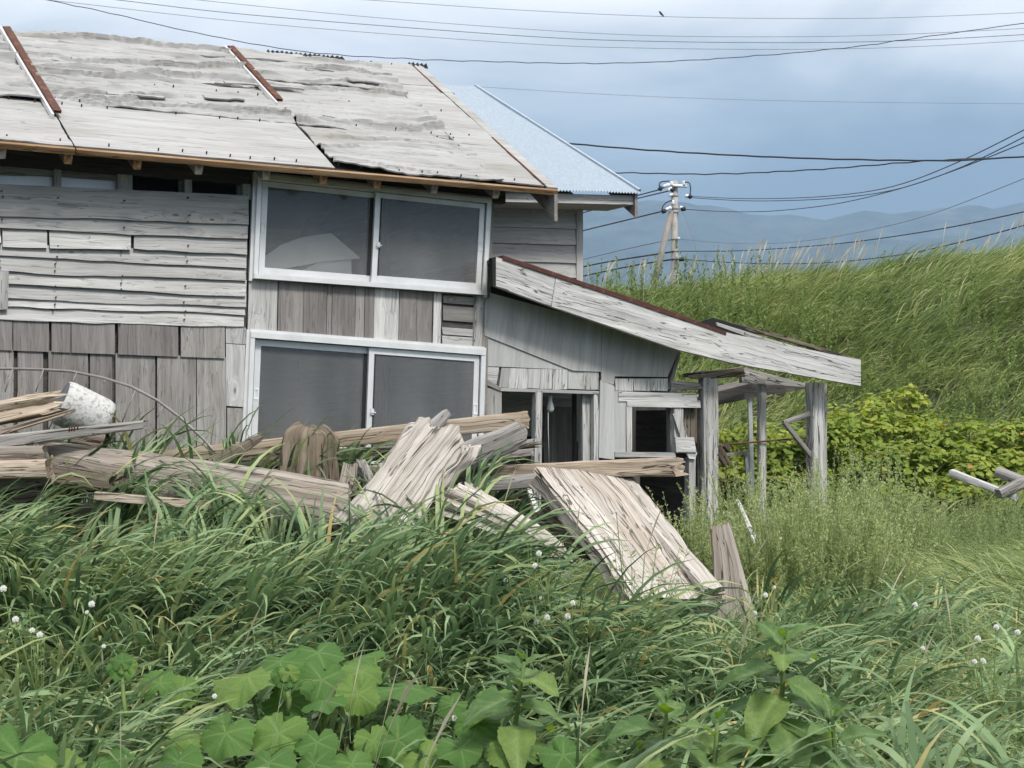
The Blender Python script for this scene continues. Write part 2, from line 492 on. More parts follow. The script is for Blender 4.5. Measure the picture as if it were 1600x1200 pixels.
M["stem"] = leaf_mat("green_stem", [(0.0, (0.13, 0.19, 0.06)), (1.0, (0.2, 0.26, 0.09))], 0.1, 0.5)
M["puff"] = leaf_mat("seed_puff", [(0.0, (0.78, 0.78, 0.75)), (1.0, (0.85, 0.85, 0.83))], 0.4, 0.8)
# ------------------------------------------------------------------ land
def height(x, y):
    x, y = np.asarray(x, float), np.asarray(y, float)
    z = -0.02 + 0.20 * sstep(y, 6.5, 9.5)
    # storm bank of sand in front of the house, running out to the right
    z = z + 0.86 * sstep(y, 4.9, 8.3) * (1 - sstep(y, 8.7, 10.0)) * (1 - sstep(x + 0.10 * (y - 8), -0.5, 0.9))
    z = z + 0.22 * np.exp(-((x - 0.95) / 0.85) ** 2 - ((y - 7.3) / 0.9) ** 2)
    # dune behind, falling off again towards the plain
    top = 2.92 + 0.14 * x + 0.18 * fbm(x * 0.25, y * 0.2, 0, 5, 3)
    side = sstep(x, -9.0, -1.0)
    z = z + top * side * sstep(y, 13.2, 25.5) * (1 - 0.45 * sstep(y, 28, 60))
    z = z + 0.10 * fbm(x * 0.9, y * 0.9, 0, 3, 3) * sstep(y, 2, 4) * (1 - sstep(y, 60, 100))
    return z


def hz1(x, y):
    return float(height(x, y))


def soil_mat():
    m, N, L, B = new_mat("sandy_soil")
    tc = N.new("ShaderNodeTexCoord")
    nz = node(N, "ShaderNodeTexNoise", Scale=3.0, Detail=8.0, Roughness=0.65)
    L.new(tc.outputs["Object"], nz.inputs["Vector"])
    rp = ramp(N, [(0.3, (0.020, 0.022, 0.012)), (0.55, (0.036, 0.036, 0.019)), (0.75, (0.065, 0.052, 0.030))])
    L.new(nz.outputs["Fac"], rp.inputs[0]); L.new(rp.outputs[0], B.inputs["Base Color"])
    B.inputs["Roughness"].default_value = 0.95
    bp = N.new("ShaderNodeBump"); bp.inputs["Distance"].default_value = 0.03
    L.new(nz.outputs["Fac"], bp.inputs["Height"]); L.new(bp.outputs[0], B.inputs["Normal"])
    return m


def grid_faces(nx, ny):
    i = np.arange(nx * ny).reshape(ny, nx)
    return np.stack([i[:-1, :-1], i[:-1, 1:], i[1:, 1:], i[1:, :-1]], -1).reshape(-1, 4)


far = np.geomspace(60, 3100, 20)
xs = np.concatenate([-far[::-1], np.linspace(-50, -10, 14), np.linspace(-9, 16, 110), np.linspace(17, 50, 14), far])
ys = np.concatenate([-far[::-1], np.linspace(-40, 0, 14), np.linspace(0.5, 34, 130), np.linspace(36, 58, 10), far])
gx, gy = np.meshgrid(xs, ys)
gz = height(gx, gy)
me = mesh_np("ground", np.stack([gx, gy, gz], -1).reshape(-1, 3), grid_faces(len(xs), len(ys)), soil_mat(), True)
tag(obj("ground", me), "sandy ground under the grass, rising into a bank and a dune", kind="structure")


# forested mountain behind the dune, its head lost in low cloud
def mountain(name, label, y0, y1, crest, seed, col):
    nx, ny = 220, 40
    t = np.linspace(0, 1, ny)[:, None]
    px = np.linspace(-1300, 2900, nx)[None, :]
    yy = y0 + (y1 - y0) * t + 0 * px
    xx = (px - 800) / F * y1 * (0.75 + 0.25 * t)
    ctop = np.interp(px, [c[0] for c in crest], [c[1] for c in crest])
    top = (HZ - ctop) / F * y1
    prof = np.where(t < 0.8, (t / 0.8) ** 1.25, 1 - ((t - 0.8) / 0.2) * 0.5)
    spur = fbm(xx / 420, yy / 900, 0, seed, 5)
    zz = top * prof * (1 + 0.20 * spur * (1 - t * 0.6)) + 14 * fbm(xx / 60, yy / 60, 0, seed + 3, 3) * (t > 0.02)
    zz = zz - 20 * (t < 0.02)
    m = mesh_np(name, np.stack([xx, yy, zz], -1).reshape(-1, 3), grid_faces(nx, ny), plain("forest_" + name, col, 1.0, noise=0.5, scale=0.02, spec=0.0), True)
    return tag(obj(name, m), label, kind="structure")


mountain("mountain", "blue hazed mountain behind the dune", 1500, 2700, [(-1400, 480), (-400, 420), (500, 380), (900, 352), (1050, 338), (1160, 350), (1300, 362), (1500, 345), (1800, 335), (2400, 380), (3200, 450)], 21, (0.05, 0.07, 0.075))
mountain("foothill", "low wooded foothill before the mountain", 1400, 2300, [(-1400, 540), (-300, 500), (500, 460), (900, 420), (1150, 405), (1400, 388), (1700, 370), (2100, 420), (3200, 510)], 33, (0.045, 0.065, 0.065))


def haze_box():
    x0, x1, y0, y1, z0, z1 = -3200, 3200, -3200, 3200, -60, 640
    vs_ = [(x, y, z) for x in (x0, x1) for y in (y0, y1) for z in (z0, z1)]
    fs = [(0, 1, 3, 2), (4, 6, 7, 5), (0, 4, 5, 1), (2, 3, 7, 6), (0, 2, 6, 4), (1, 5, 7, 3)]
    m = bpy.data.materials.new("haze_air")
    m.use_nodes = True
    N, L = m.node_tree.nodes, m.node_tree.links
    N.clear()
    o = N.new("ShaderNodeOutputMaterial")
    v = N.new("ShaderNodeVolumePrincipled")
    v.inputs["Color"].default_value = (0.52, 0.73, 1.0, 1)
    v.inputs["Density"].default_value = 0.00024
    v.inputs["Anisotropy"].default_value = 0.1
    L.new(v.outputs[0], o.inputs["Volume"])
    me = mesh_np("haze", vs_, fs, m)
    return tag(obj("haze", me), "even damp haze in the air before the mountain", kind="stuff")


haze_box()
# ------------------------------------------------------------------ timber builders
def timber(name, p0, p1, s0, s1, mat, parent=None, up=(0, 0, 1), ex=4.0, groove=0.06, jag=(0.0, 0.0), nl=14, na=16, bow=(0.0, 0.0), seed=1, gfreq=5.0, waist=0.0, smooth=True, twist=0.0, dome=(0.0, 0.0)):
    """a beam, post or log along p0-p1; s0, s1 = (width, height) at the ends; grain along local X"""
    p0, p1 = V(p0), V(p1)
    m4 = frame((p0 + p1) / 2, p1 - p0, up)
    ln = (p1 - p0).length
    t = np.linspace(0, 1, nl)[:, None]
    th = np.linspace(0, 2 * np.pi, na, endpoint=False)[None, :]
    c, s = np.cos(th), np.sin(th)
    e = 2.0 / ex
    cx, sx = np.sign(c) * np.abs(c) ** e, np.sign(s) * np.abs(s) ** e
    w = (s0[0] + (s1[0] - s0[0]) * t) / 2
    h = (s0[1] + (s1[1] - s0[1]) * t) / 2
    pin = 1 - waist * np.sin(np.pi * t)
    g = fbm(c * gfreq * 0.5 + 11, s * gfreq * 0.5, t * ln * 0.45, seed, 3)
    ridg = -np.abs(fbm(c * gfreq + 3, s * gfreq, t * ln * 0.3, seed + 50, 2)) * 1.4 + 0.25
    iso = fbm(t * ln * 5.0, c * 2.2 + 7, s * 2.2, seed + 33, 3)
    k = (1 + groove * (1.2 * g + 1.6 * ridg + 0.9 * iso)) * pin
    k = k * np.sqrt(np.clip(1 - dome[1] * np.clip((t - 0.72) / 0.28, 0, 1) ** 2.2 - dome[0] * np.clip((0.28 - t) / 0.28, 0, 1) ** 2.2, 0.02, 1))
    bulge = 1 + groove * 0.9 * fbm(t * ln * 1.7, seed * 3.1, 0, seed + 9, 2)
    yy = cx * w * k * bulge
    zz = sx * h * k * bulge
    if twist:
        a = twist * (t - 0.5)
        yy, zz = yy * np.cos(a) - zz * np.sin(a), yy * np.sin(a) + zz * np.cos(a)
    xx = (t - 0.5) * ln + 0 * th
    yy = yy + bow[0] * np.sin(np.pi * t)
    zz = zz + bow[1] * np.sin(np.pi * t)
    e0 = jag[0] * (0.5 + 0.9 * fbm(cx * 1.7, sx * 1.7, 0, seed + 70, 3) + 0.22 * vnoise(cx * 5, sx * 5, 0, seed + 71))
    e1 = jag[1] * (0.5 + 0.9 * fbm(cx * 1.7, sx * 1.7, 0, seed + 80, 3) + 0.22 * vnoise(cx * 5, sx * 5, 0, seed + 81))
    xx = xx + np.clip(1 - t * 3.0, 0, 1) ** 2 * e0 - np.clip(1 - (1 - t) * 3.0, 0, 1) ** 2 * e1
    P = np.stack([xx, yy, zz], -1)
    rows = [P]
    faces = []
    idx = np.arange(nl * na).reshape(nl, na)
    nx_ = np.roll(idx, -1, 1)
    faces.append(np.stack([idx[:-1], nx_[:-1], nx_[1:], idx[1:]], -1).reshape(-1, 4))
    base = nl * na
    extra = []
    tris = []
    for end, ring, jg, sg in ((0, P[0], jag[0], 1), (1, P[-1], jag[1], -1)):
        cen = ring.mean(0)
        mid = cen + (ring - cen) * 0.55
        mid[:, 0] += sg * (jg * 0.8 * (np.abs(fbm(th[0] * 2.3, end * 5.0, 0, seed + 90, 2)) + 0.1) + 0.004)
        a = base + len(extra)
        extra += list(mid) + [cen + np.array([sg * (0.006 + jg * 0.3), 0, 0])]
        rid = idx[0] if end == 0 else idx[-1]
        for j in range(na):
            j2 = (j + 1) % na
            q = [rid[j], a + j, a + j2, rid[j2]]
            tt = [a + j, a + na, a + j2]
            if end: q.reverse(); tt.reverse()
            tris.append(q); tris.append(tt)
    vts = np.concatenate([P.reshape(-1, 3), np.array(extra)])
    fl = [list(map(int, f)) for f in faces[0]] + [list(map(int, f)) for f in tris]
    me = mesh_np(name, vts, fl, mat)
    wm, hm = (s0[0] + s1[0]) / 4, (s0[1] + s1[1]) / 4
    nom = np.stack([(t - 0.5) * ln + 0 * th, cx * wm + 0 * t, sx * hm + 0 * t], -1).reshape(-1, 3)
    gv = np.concatenate([nom, np.array(extra)])
    ga = me.attributes.new("grain", 'FLOAT_VECTOR', 'POINT')
    ga.data.foreach_set("vector", gv.astype(np.float32).ravel())
    if smooth:
        for p in me.polygons[: (nl - 1) * na]: p.use_smooth = True
        me.set_sharp_from_angle(angle=math.radians(38))
    return obj(name, me, parent, m4)


def resample(pts, n):
    pts = [V((p[0], p[1], 0)) for p in pts]
    d = [0]
    for a, b in zip(pts, pts[1:]): d.append(d[-1] + (b - a).length)
    out = []
    for t in np.linspace(0, d[-1], n):
        k = max(i for i in range(len(d)) if d[i] <= t + 1e-9)
        k = min(k, len(pts) - 2)
        f = (t - d[k]) / max(1e-9, d[k + 1] - d[k])
        out.append(pts[k].lerp(pts[k + 1], f))
    return [(p.x, p.y) for p in out]


_bseed = [100]


def board(name, top, bot, plane, off, mat, parent, thick=0.022, off2=None, wav=(0.0, 0.0), n=2, warp=0.0, label=None, endj=0.0):
    """a board on a plane; top and bot are photo polylines along its length; off/off2 stand-off of top and bottom edge"""
    _bseed[0] += 7
    sd = _bseed[0]
    off2 = off if off2 is None else off2
    T = [plane.hit(x, y, off) for x, y in resample(top, n)]
    Bt = [plane.hit(x, y, off2) for x, y in resample(bot, n)]
    ln = (T[-1] - T[0]).length
    up = ((T[0] - Bt[0]) + (T[-1] - Bt[-1])).normalized()
    xd = (T[-1] - T[0] + Bt[-1] - Bt[0]).normalized()
    nrm = plane.n
    for i in range(n):
        s = i / max(1, n - 1) * ln
        T[i] = T[i] + up * float(wav[0] * fbm(s * 2.2, sd * 0.7, 0, sd, 3))
        Bt[i] = Bt[i] + up * float(wav[1] * (fbm(s * 2.0, sd * 0.3, 0, sd + 1, 3) + 0.7 * max(0.0, float(vnoise(s * 3.1, sd, 0, sd + 2)) - 0.45)))
        wv = float(warp * fbm(s * 1.3, sd, 0, sd + 4, 2))
        T[i] = T[i] + nrm * wv * 0.4; Bt[i] = Bt[i] + nrm * wv
    if endj:
        for k, sg in ((0, 1), (n - 1, -1)):
            T[k] = T[k] + xd * sg * endj * random.random(); Bt[k] = Bt[k] + xd * sg * endj * random.random()
    cen = (T[0] + T[-1] + Bt[0] + Bt[-1]) / 4
    m4 = frame(cen, xd, up)
    inv = m4.inverted()
    vts = []
    for i in range(n):
        for q in (T[i], Bt[i], Bt[i] - nrm * thick, T[i] - nrm * thick):
            vts.append(inv @ q)
    fs = []
    for i in range(n - 1):
        a, b = i * 4, i * 4 + 4
        for j in range(4):
            k = (j + 1) % 4
            fs.append((a + j, a + k, b + k, b + j))
    fs.append((0, 3, 2, 1)); e = (n - 1) * 4; fs.append((e, e + 1, e + 2, e + 3))
    me = mesh_np(name, vts, fs, mat)
    o = obj(name, me, parent, m4)
    if label: o["label"] = label
    return o


def vboard(name, x0t, x1t, yt0, yt1, x0b, x1b, yb0, yb1, plane, off, mat, parent, **kw):
    """an upright board: its length (and grain) runs from bottom to top"""
    return board(name, [(x0b, yb0), (x0t, yt0)], [(x1b, yb1), (x1t, yt1)], plane, off, mat, parent, **kw)


def panel(name, pts, plane, off, mat, parent, thick=0.012, grain=None, label=None):
    P = [plane.hit(x, y, off) for x, y in pts]
    cen = sum(P, V((0, 0, 0))) / len(P)
    xd = grain if grain is not None else (P[1] - P[0])
    nrm = plane.n
    x = V(xd); x = (x - nrm * x.dot(nrm)).normalized()
    m4 = frame(cen, x, nrm.cross(x) if nrm.cross(x).z > 0 else -nrm.cross(x))
    inv = m4.inverted()
    n = len(P)
    vts = [inv @ p for p in P] + [inv @ (p - nrm * thick) for p in P]
    fs = [tuple(range(n)), tuple(range(2 * n - 1, n - 1, -1))] + [(i, i + n, (i + 1) % n + n, (i + 1) % n) for i in range(n)]
    me = mesh_np(name, vts, fs, mat)
    me.validate()
    o = obj(name, me, parent, m4)
    if label: o["label"] = label
    return o


def slab(name, P, d, mat, parent, xdir=None):
    """prism from polygon P (world points) extruded by vector d"""
    P = [V(p) for p in P]; d = V(d)
    cen = sum(P, V((0, 0, 0))) / len(P) + d / 2
    m4 = frame(cen, xdir if xdir is not None else P[1] - P[0], (0, 0, 1))
    inv = m4.inverted()
    n = len(P)
    vts = [inv @ p for p in P] + [inv @ (p + d) for p in P]
    fs = [tuple(range(n)), tuple(range(2 * n - 1, n - 1, -1))] + [(i, i + n, (i + 1) % n + n, (i + 1) % n) for i in range(n)]
    return obj(name, mesh_np(name, vts, fs, mat), parent, m4)


class Parts:
    """collects boxes between world points into one mesh"""
    def __init__(self): self.v, self.f = [], []

    def hexa(self, c8):
        b = len(self.v); self.v += [tuple(c) for c in c8]
        for f in ((0, 1, 2, 3), (7, 6, 5, 4), (0, 4, 5, 1), (1, 5, 6, 2), (2, 6, 7, 3), (3, 7, 4, 0)):
            self.f.append(tuple(b + i for i in f))

    def build(self, name, mat, parent, smooth=False):
        vv = [V(v) for v in self.v]
        cen = sum(vv, V((0, 0, 0))) / len(vv)
        m4 = Matrix.Translation(cen)
        return obj(name, mesh_np(name, [v - cen for v in vv], self.f, mat, smooth), parent, m4)


# ------------------------------------------------------------------ main house
A = math.radians(30)
D = V((math.cos(A), math.sin(A), 0)); NI = V((-math.sin(A), math.cos(A), 0)); NF = -NI
UP = V((0, 0, 1))
E = at(870, 297, 11.5)
EP = Plane(E, NF)
EL = EP.hit(0, 222)
DE = (E - EL).normalized()


def pitch_for(e, px, py):
    """roof pitch that carries the rake from eave corner e to the ridge end seen at px, py"""
    r = ray(px, py)
    o = V((0, 0, EYE))
    m = np.array([list(NI), [0, 0, 1], list(-r)]).T
    h, v, _ = np.linalg.solve(m, np.array(list(o - e)))
    return math.atan2(v, h)


PIT = pitch_for(E, 657, 105)
SAG = 0.040                                  # the ridge has sunk towards the left, metres per metre
S = NI * math.cos(PIT) + UP * math.sin(PIT)
RN = DE.cross(S).normalized()
RP = Plane(E, RN)
WP = Plane(E + NI * 0.38, NF)


def roof_uv(px, py, e=E, dd=DE, s=S, pl=RP):
    q = pl.hit(px, py) - e
    a = np.array([[dd.dot(dd), dd.dot(s)], [dd.dot(s), s.dot(s)]])
    return np.linalg.solve(a, np.array([q.dot(dd), q.dot(s)]))


def RPt(u, v, h=0.0):
    return E + DE * u + S * v + RN * h + UP * (SAG * u * v / v_top)


u_r, v_top = roof_uv(657, 105)
v_top = max(2.6, v_top)
wr = WP.hit(770, 560); wr.z = 0.1
house = thing("weathered_house", (WP.hit(390, 700).x, WP.hit(390, 700).y, 0.1),
              "weathered grey two-storey timber house with two wide sliding windows and a peeling sheet roof", "house")
U_L = -6.4                                   # left end of the roof, out of the frame

# carcass: back wall with light slots, gables, floor, sheathing behind the boards
GZ = 0.02
wl = WP.hit(-190, 560); wl.z = GZ
wrr = V((wr.x, wr.y, GZ))
DEP = 5.5


def wpt(u, n, z):            # u metres from the right front corner, n metres inwards, z height
    return V((wrr.x, wrr.y, 0)) + D * u + NI * n + UP * z


WL = -(wrr - wl).length


def roof_z(n):               # underside of the roof over depth n behind the wall, at the right corner
    nn = n + 0.38
    r = v_top * math.cos(PIT)
    base = E.z - 0.09
    return base + math.tan(PIT) * (nn if nn < r else max(0.0, 2 * r - nn))


DEP = 2 * v_top * math.cos(PIT) - 0.76
BP = Plane(wpt(0, DEP, 0), NF)
zs1 = BP.hit(610, 338).z; zs2 = zs1 + 0.17
cuts = sorted(((BP.hit(a, 335) - wpt(0, DEP, 0)).dot(D), (BP.hit(b, 335) - wpt(0, DEP, 0)).dot(D)) for a, b in ((488, 505), (528, 540), (597, 621), (641, 659), (682, 702)))
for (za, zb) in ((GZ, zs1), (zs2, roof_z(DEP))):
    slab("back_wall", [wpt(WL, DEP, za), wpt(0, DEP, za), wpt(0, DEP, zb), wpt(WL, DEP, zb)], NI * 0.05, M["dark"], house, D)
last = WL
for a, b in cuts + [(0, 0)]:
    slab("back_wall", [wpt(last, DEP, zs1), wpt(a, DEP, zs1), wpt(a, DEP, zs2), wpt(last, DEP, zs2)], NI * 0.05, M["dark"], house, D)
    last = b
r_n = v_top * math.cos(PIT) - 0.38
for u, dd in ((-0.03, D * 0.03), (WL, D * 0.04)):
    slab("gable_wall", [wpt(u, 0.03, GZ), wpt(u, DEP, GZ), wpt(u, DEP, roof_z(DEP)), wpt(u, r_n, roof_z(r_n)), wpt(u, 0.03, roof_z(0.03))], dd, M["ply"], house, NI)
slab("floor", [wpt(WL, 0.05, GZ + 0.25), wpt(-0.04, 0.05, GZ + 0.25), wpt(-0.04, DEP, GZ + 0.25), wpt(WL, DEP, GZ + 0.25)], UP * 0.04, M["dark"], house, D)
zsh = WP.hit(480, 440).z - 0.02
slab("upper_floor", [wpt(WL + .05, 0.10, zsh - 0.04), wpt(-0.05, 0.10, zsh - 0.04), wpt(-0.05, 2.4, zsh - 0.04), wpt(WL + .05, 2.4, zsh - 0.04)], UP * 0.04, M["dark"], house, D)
# inner post and beams seen through the panes
for px in (600, 700):
    p = WP.hit(px, 400, -1.8)
    timber("inner_post", (p.x, p.y, GZ + 0.29), (p.x, p.y, roof_z(1.8) - 0.02), (0.1, 0.1), (0.1, 0.1), M["ply"], house, up=NF, ex=10, groove=0.0, nl=2, na=8)

# sheathing
for pts in ([(-190, 296), (388, 306), (384, 820), (-190, 820)], [(384, 440), (752, 466), (752, 545), (384, 520)]):
    panel("sheathing", pts, WP, -0.02, M["dark"], house, 0.02)

# top band: header beam, studs, infill
board("header_beam", [(-190, 216), (790, 299)], [(-190, 243), (790, 318)], WP, 0.0, M["dark"], house, 0.08, n=2)  # dark wood colour stands in for the shade under the eave
for x0, x1 in ((-105, -95), (-10, 0), (85, 96), (184, 207), (289, 300), (380, 392)):
    yt = 243 + (x0) * 0.055
    vboard("stud", x0, x1, yt, yt + 1, x0, x1, yt + 47, yt + 48, WP, -0.012, M["board"], house, thick=0.07)
for x0, x1 in ((-190, -105), (-95, -10), (0, 85), (96, 182)):
    y0 = 246 + x0 * 0.05
    board("infill_board", [(x0, y0), (x1, y0 + 4)], [(x0, y0 + 25), (x1, y0 + 31)], WP, -0.05, M["ply"], house, 0.015, wav=(0, 0.012), n=9)
    board("white_strip", [(x0, y0 + 18), (x1, y0 + 22)], [(x0, y0 + 48), (x1, y0 + 52)], WP, -0.075, M["alu"], house, 0.01, n=2)
for x0, x1 in ((207, 287), (300, 378)):
    y0 = 246 + x0 * 0.062
    board("lintel_board", [(x0, y0), (x1, y0 + 4)], [(x0, y0 + 12), (x1, y0 + 17)], WP, -0.04, M["ply"], house, 0.02, n=2)
    vboard("stud", x1 - 7, x1, y0 + 14, y0 + 14, x1 - 7, x1, y0 + 46, y0 + 46, WP, -0.08, M["ply"], house, thick=0.04)

# horizontal weatherboards, live edged
rows = [(289, 307, 338, 353, 0), (336, 351, 357, 372, 0), (357, 371, 383, 397, 1), (382, 396, 399, 419, 0), (398, 417, 424, 440, 0), (423, 439, 444, 463, 0), (443, 461, 468, 481, 0), (467, 480, 479, 493, 0), (478, 491, 499, 512, 0)]
for k, (tl, tr, bl, br, sp) in enumerate(rows):
    xr = 389 - k * 0.7
    def Y(a, b, x): return a + (b - a) * x / 390.0
    segs = [(-190, xr)] if not sp else [(-190, 3), (3.5, 76), (76.5, 207), (207.5, xr)]
    if k in (4, 7): segs = [(-190, -40), (-39.5, xr)]
    for x0, x1 in segs:
        lift = 0.004 * (k % 3) + (0.006 if sp and x0 == 76.5 else 0)
        board("weatherboard", [(x0, Y(tl, tr, x0) - 1.5), (x1, Y(tl, tr, x1) - 1.5)], [(x0, Y(bl, br, x0)), (x1, Y(bl, br, x1))], WP, 0.004, M["board"], house,
              0.018, off2=0.026 + lift, wav=(0.0, 0.022), n=max(6, int((x1 - x0) / 12)), warp=0.008, endj=0.012)
vboard("batten_board", -1, 14, 424, 423, -2, 12.5, 484, 483, WP, 0.055, M["board"], house)
# ply cladding below
def lowrow(cols, t0, t1, b0, b1, off):
    for x0, x1, mt in cols:
        def yt(x): return t0 + (t1 - t0) * x / 350.0
        def yb(x): return b0 + (b1 - b0) * x / 350.0
        vboard("cladding_board", x0 + .7, x1 - .7, yt(x0), yt(x1), x0 + .7, x1 - .7, yb(x0), yb(x1), WP, off + random.random() * 0.008, M[mt], house, thick=0.012)
random.seed(4)
lowrow([(-190, -120, "ply"), (-120, -40, "brown_ply"), (-40, 20, "brown_ply"), (20, 77, "brown_ply"), (80, 111, "brown_ply"), (111, 180, "brown_ply"), (184, 279, "brown_ply"), (282, 352, "ply")], 500, 510, 547, 560, 0.020)
lowrow([(-190, -90, "ply"), (-90, -30, "brown_ply"), (-30, 22, "ply"), (27, 68, "brown_ply"), (75, 138, "ply"), (140, 176, "brown_ply"), (180, 243, "ply"), (245, 307, "ply"), (307, 354, "ply")], 545, 558, 800, 800, 0.006)
vboard("corner_board", 353, 384, 509, 512, 353, 384, 536, 538, WP, 0.022, M["board"], house)
vboard("corner_board", 353, 383, 537, 539, 354, 381, 634, 636, WP, 0.020, M["board"], house)
vboard("corner_board", 355, 381, 637, 638, 356, 379, 800, 800, WP, 0.018, M["ply"], house)
panel("sheathing", [(380, 714), (747, 737), (747, 830), (380, 830)], WP, -0.02, M["dark"], house, 0.02)
for k, y in enumerate((716, 748, 781)):
    board("weatherboard", [(381, y), (748, y + 23)], [(381, y + 33), (748, y + 56)], WP, 0.004, M["ply"], house, 0.018, off2=0.022, wav=(0, 0.01), n=12)
# between the windows
mids = [(389, 434, "board", 0.012), (436, 475, "brown_ply", 0.02), (475.5, 511, "brown_ply", 0.022), (512, 519, "ply", 0.012), (520, 556, "brown_ply", 0.018), (556.5, 570, "ply", 0.016), (571, 585, "brown_ply", 0.02), (585.5, 624, "board", 0.015), (625, 652, "brown_ply", 0.02), (652.5, 676, "brown_ply", 0.016), (678, 690, "board", 0.012)]
for x0, x1, mt, of in mids:
    def yt(x): return 436 + (x - 390) * 0.073
    def yb(x): return 519 + (x - 390) * 0.092
    vboard("cladding_board", x0, x1, yt(x0), yt(x1), x0 - 2, x1 - 2, yb(x0), yb(x1), WP, of, M[mt], house, thick=0.014)
for y0, y1 in ((461, 473), (477, 500), (511, 522), (524, 543)):
    board("slat", [(690, y0), (744, y0 + 4)], [(690, y1), (744, y1 + 4)], WP, -0.005, M["board" if y1 > 510 else "ply"], house, 0.012, n=3, endj=0.02)
vboard("jamb_board", 744, 756, 462, 463, 740, 752, 546, 547, WP, 0.02, M["post"], house, thick=0.05)
vboard("jamb_board", 766, 773, 315, 315, 758, 765, 466, 466, WP, 0.0, M["ply"], house, thick=0.05)
vboard("jamb_board", 753, 764, 462, 463, 747, 759, 760, 760, WP, -0.005, M["ply"], house, thick=0.05)


# sliding windows
def window(name, c4, v_bottom_px, parent, label):
    TL, TR, BR, BL = [WP.hit(x, y, 0.0) for x, y in c4]

    def Q(u, v, o):
        p = TL.lerp(TR, u); q = BL.lerp(BR, u)
        return p.lerp(q, v) + NF * o

    def bx(pp, u0, u1, v0, v1, o0, o1):
        pp.hexa([Q(u0, v0, o1), Q(u0, v1, o1), Q(u1, v1, o1), Q(u1, v0, o1), Q(u0, v0, o0), Q(u0, v1, o0), Q(u1, v1, o0), Q(u1, v0, o0)])
    fr = Parts()
    a, b = 0.017, 0.046
    bx(fr, 0, 1, 0, b, -0.06, 0.065); bx(fr, 0, 1, 1 - b, 1, -0.06, 0.075)
    bx(fr, 0, a, b, 1 - b, -0.06, 0.06); bx(fr, 1 - a, 1, b, 1 - b, -0.06, 0.06)
    # outer lip and track ribs
    bx(fr, -0.012, 0.0, -0.02, 1.02, 0.0, 0.03); bx(fr, 1.0, 1.012, -0.02, 1.02, 0.0, 0.03)
    bx(fr, 0.0, 1.0, -0.025, -0.001, 0.0, 0.04)
    w = fr.build(name, M["alu"], parent)
    w["label"] = label
    for u0, u1, o in ((a + 0.012, 0.497, -0.012), (0.488, 1 - a - 0.004, 0.024)):
        s = Parts()
        sw = 0.023
        v0, v1 = b + 0.006, 1 - b - 0.004
        bx(s, u0, u0 + sw, v0, v1, o - 0.012, o + 0.014); bx(s, u1 - sw, u1, v0, v1, o - 0.012, o + 0.014)
        bx(s, u0 + sw, u1 - sw, v0, v0 + 0.05, o - 0.012, o + 0.013); bx(s, u0 + sw, u1 - sw, v1 - 0.07, v1, o - 0.012, o + 0.013)
        s.build("sash", M["alu"], w)
        g = Parts()
        bx(g, u0 + sw, u1 - sw, v0 + 0.05, v1 - 0.07, o - 0.002, o + 0.003)
        g.build("pane", M["glass"], w)
        r = Parts()
        bx(r, (u1 - sw - 0.001) if o < 0 else (u0 + sw), (u1 - 0.004) if o < 0 else (u0 + sw + 0.005), v0 + 0.05, v1 - 0.07, o + 0.0142, o + 0.018)
        r.build("seal", M["rubber"], w)
        h = Parts()
        uh = u0 + 0.002 if o < 0 else u1 - sw + 0.004
        for k in ((uh, uh + 0.018, 0.45, 0.462), (uh, uh + 0.018, 0.528, 0.54), (uh, uh + 0.004, 0.462, 0.528), (uh + 0.014, uh + 0.018, 0.462, 0.528)):
            bx(h, k[0], k[1], k[2], k[3], o + 0.014, o + 0.019)
        h.build("handle", M["insul"], w)
    lk = Parts()
    bx(lk, 0.503, 0.515, 0.55, 0.60, 0.038, 0.052); bx(lk, 0.500, 0.522, 0.575, 0.585, 0.052, 0.058)
    lk.build("latch", M["alu"], w)
    return w


window("window", [(399, 273), (762, 313), (754, 462), (392, 436)], 0, house, "upper white aluminium sliding window under the eave")
window("window", [(388, 519), (753, 547), (747, 735), (380, 712)], 0, house, "lower white aluminium sliding window behind the driftwood")

# roof: deck, peeling sheets, battens, eave board, rafters, rake boards
def roof_slab(name, u0, u1, v0, v1, h0, h1, mat, s=S, e=E, rn=RN, dd=DE, parent=house):
    P = [e + dd * u + s * v + rn * h0 + UP * (SAG * u * v / v_top) for u, v in ((u0, v0), (u1, v0), (u1, v1), (u0, v1))]
    return slab(name, P, rn * (h1 - h0), mat, parent, dd)


roof_slab("roof_deck", U_L, -0.01, 0.03, v_top, -0.05, -0.012, M["dark"])
S2 = -NI * math.cos(PIT) + UP * math.sin(PIT)
E2 = E + NI * (2 * v_top * math.cos(PIT))
RN2 = S2.cross(DE).normalized()
roof_slab("roof_back", U_L, -0.01, 0.0, v_top + 0.01, -0.04, 0.0, M["galv"], S2, E2, RN2)


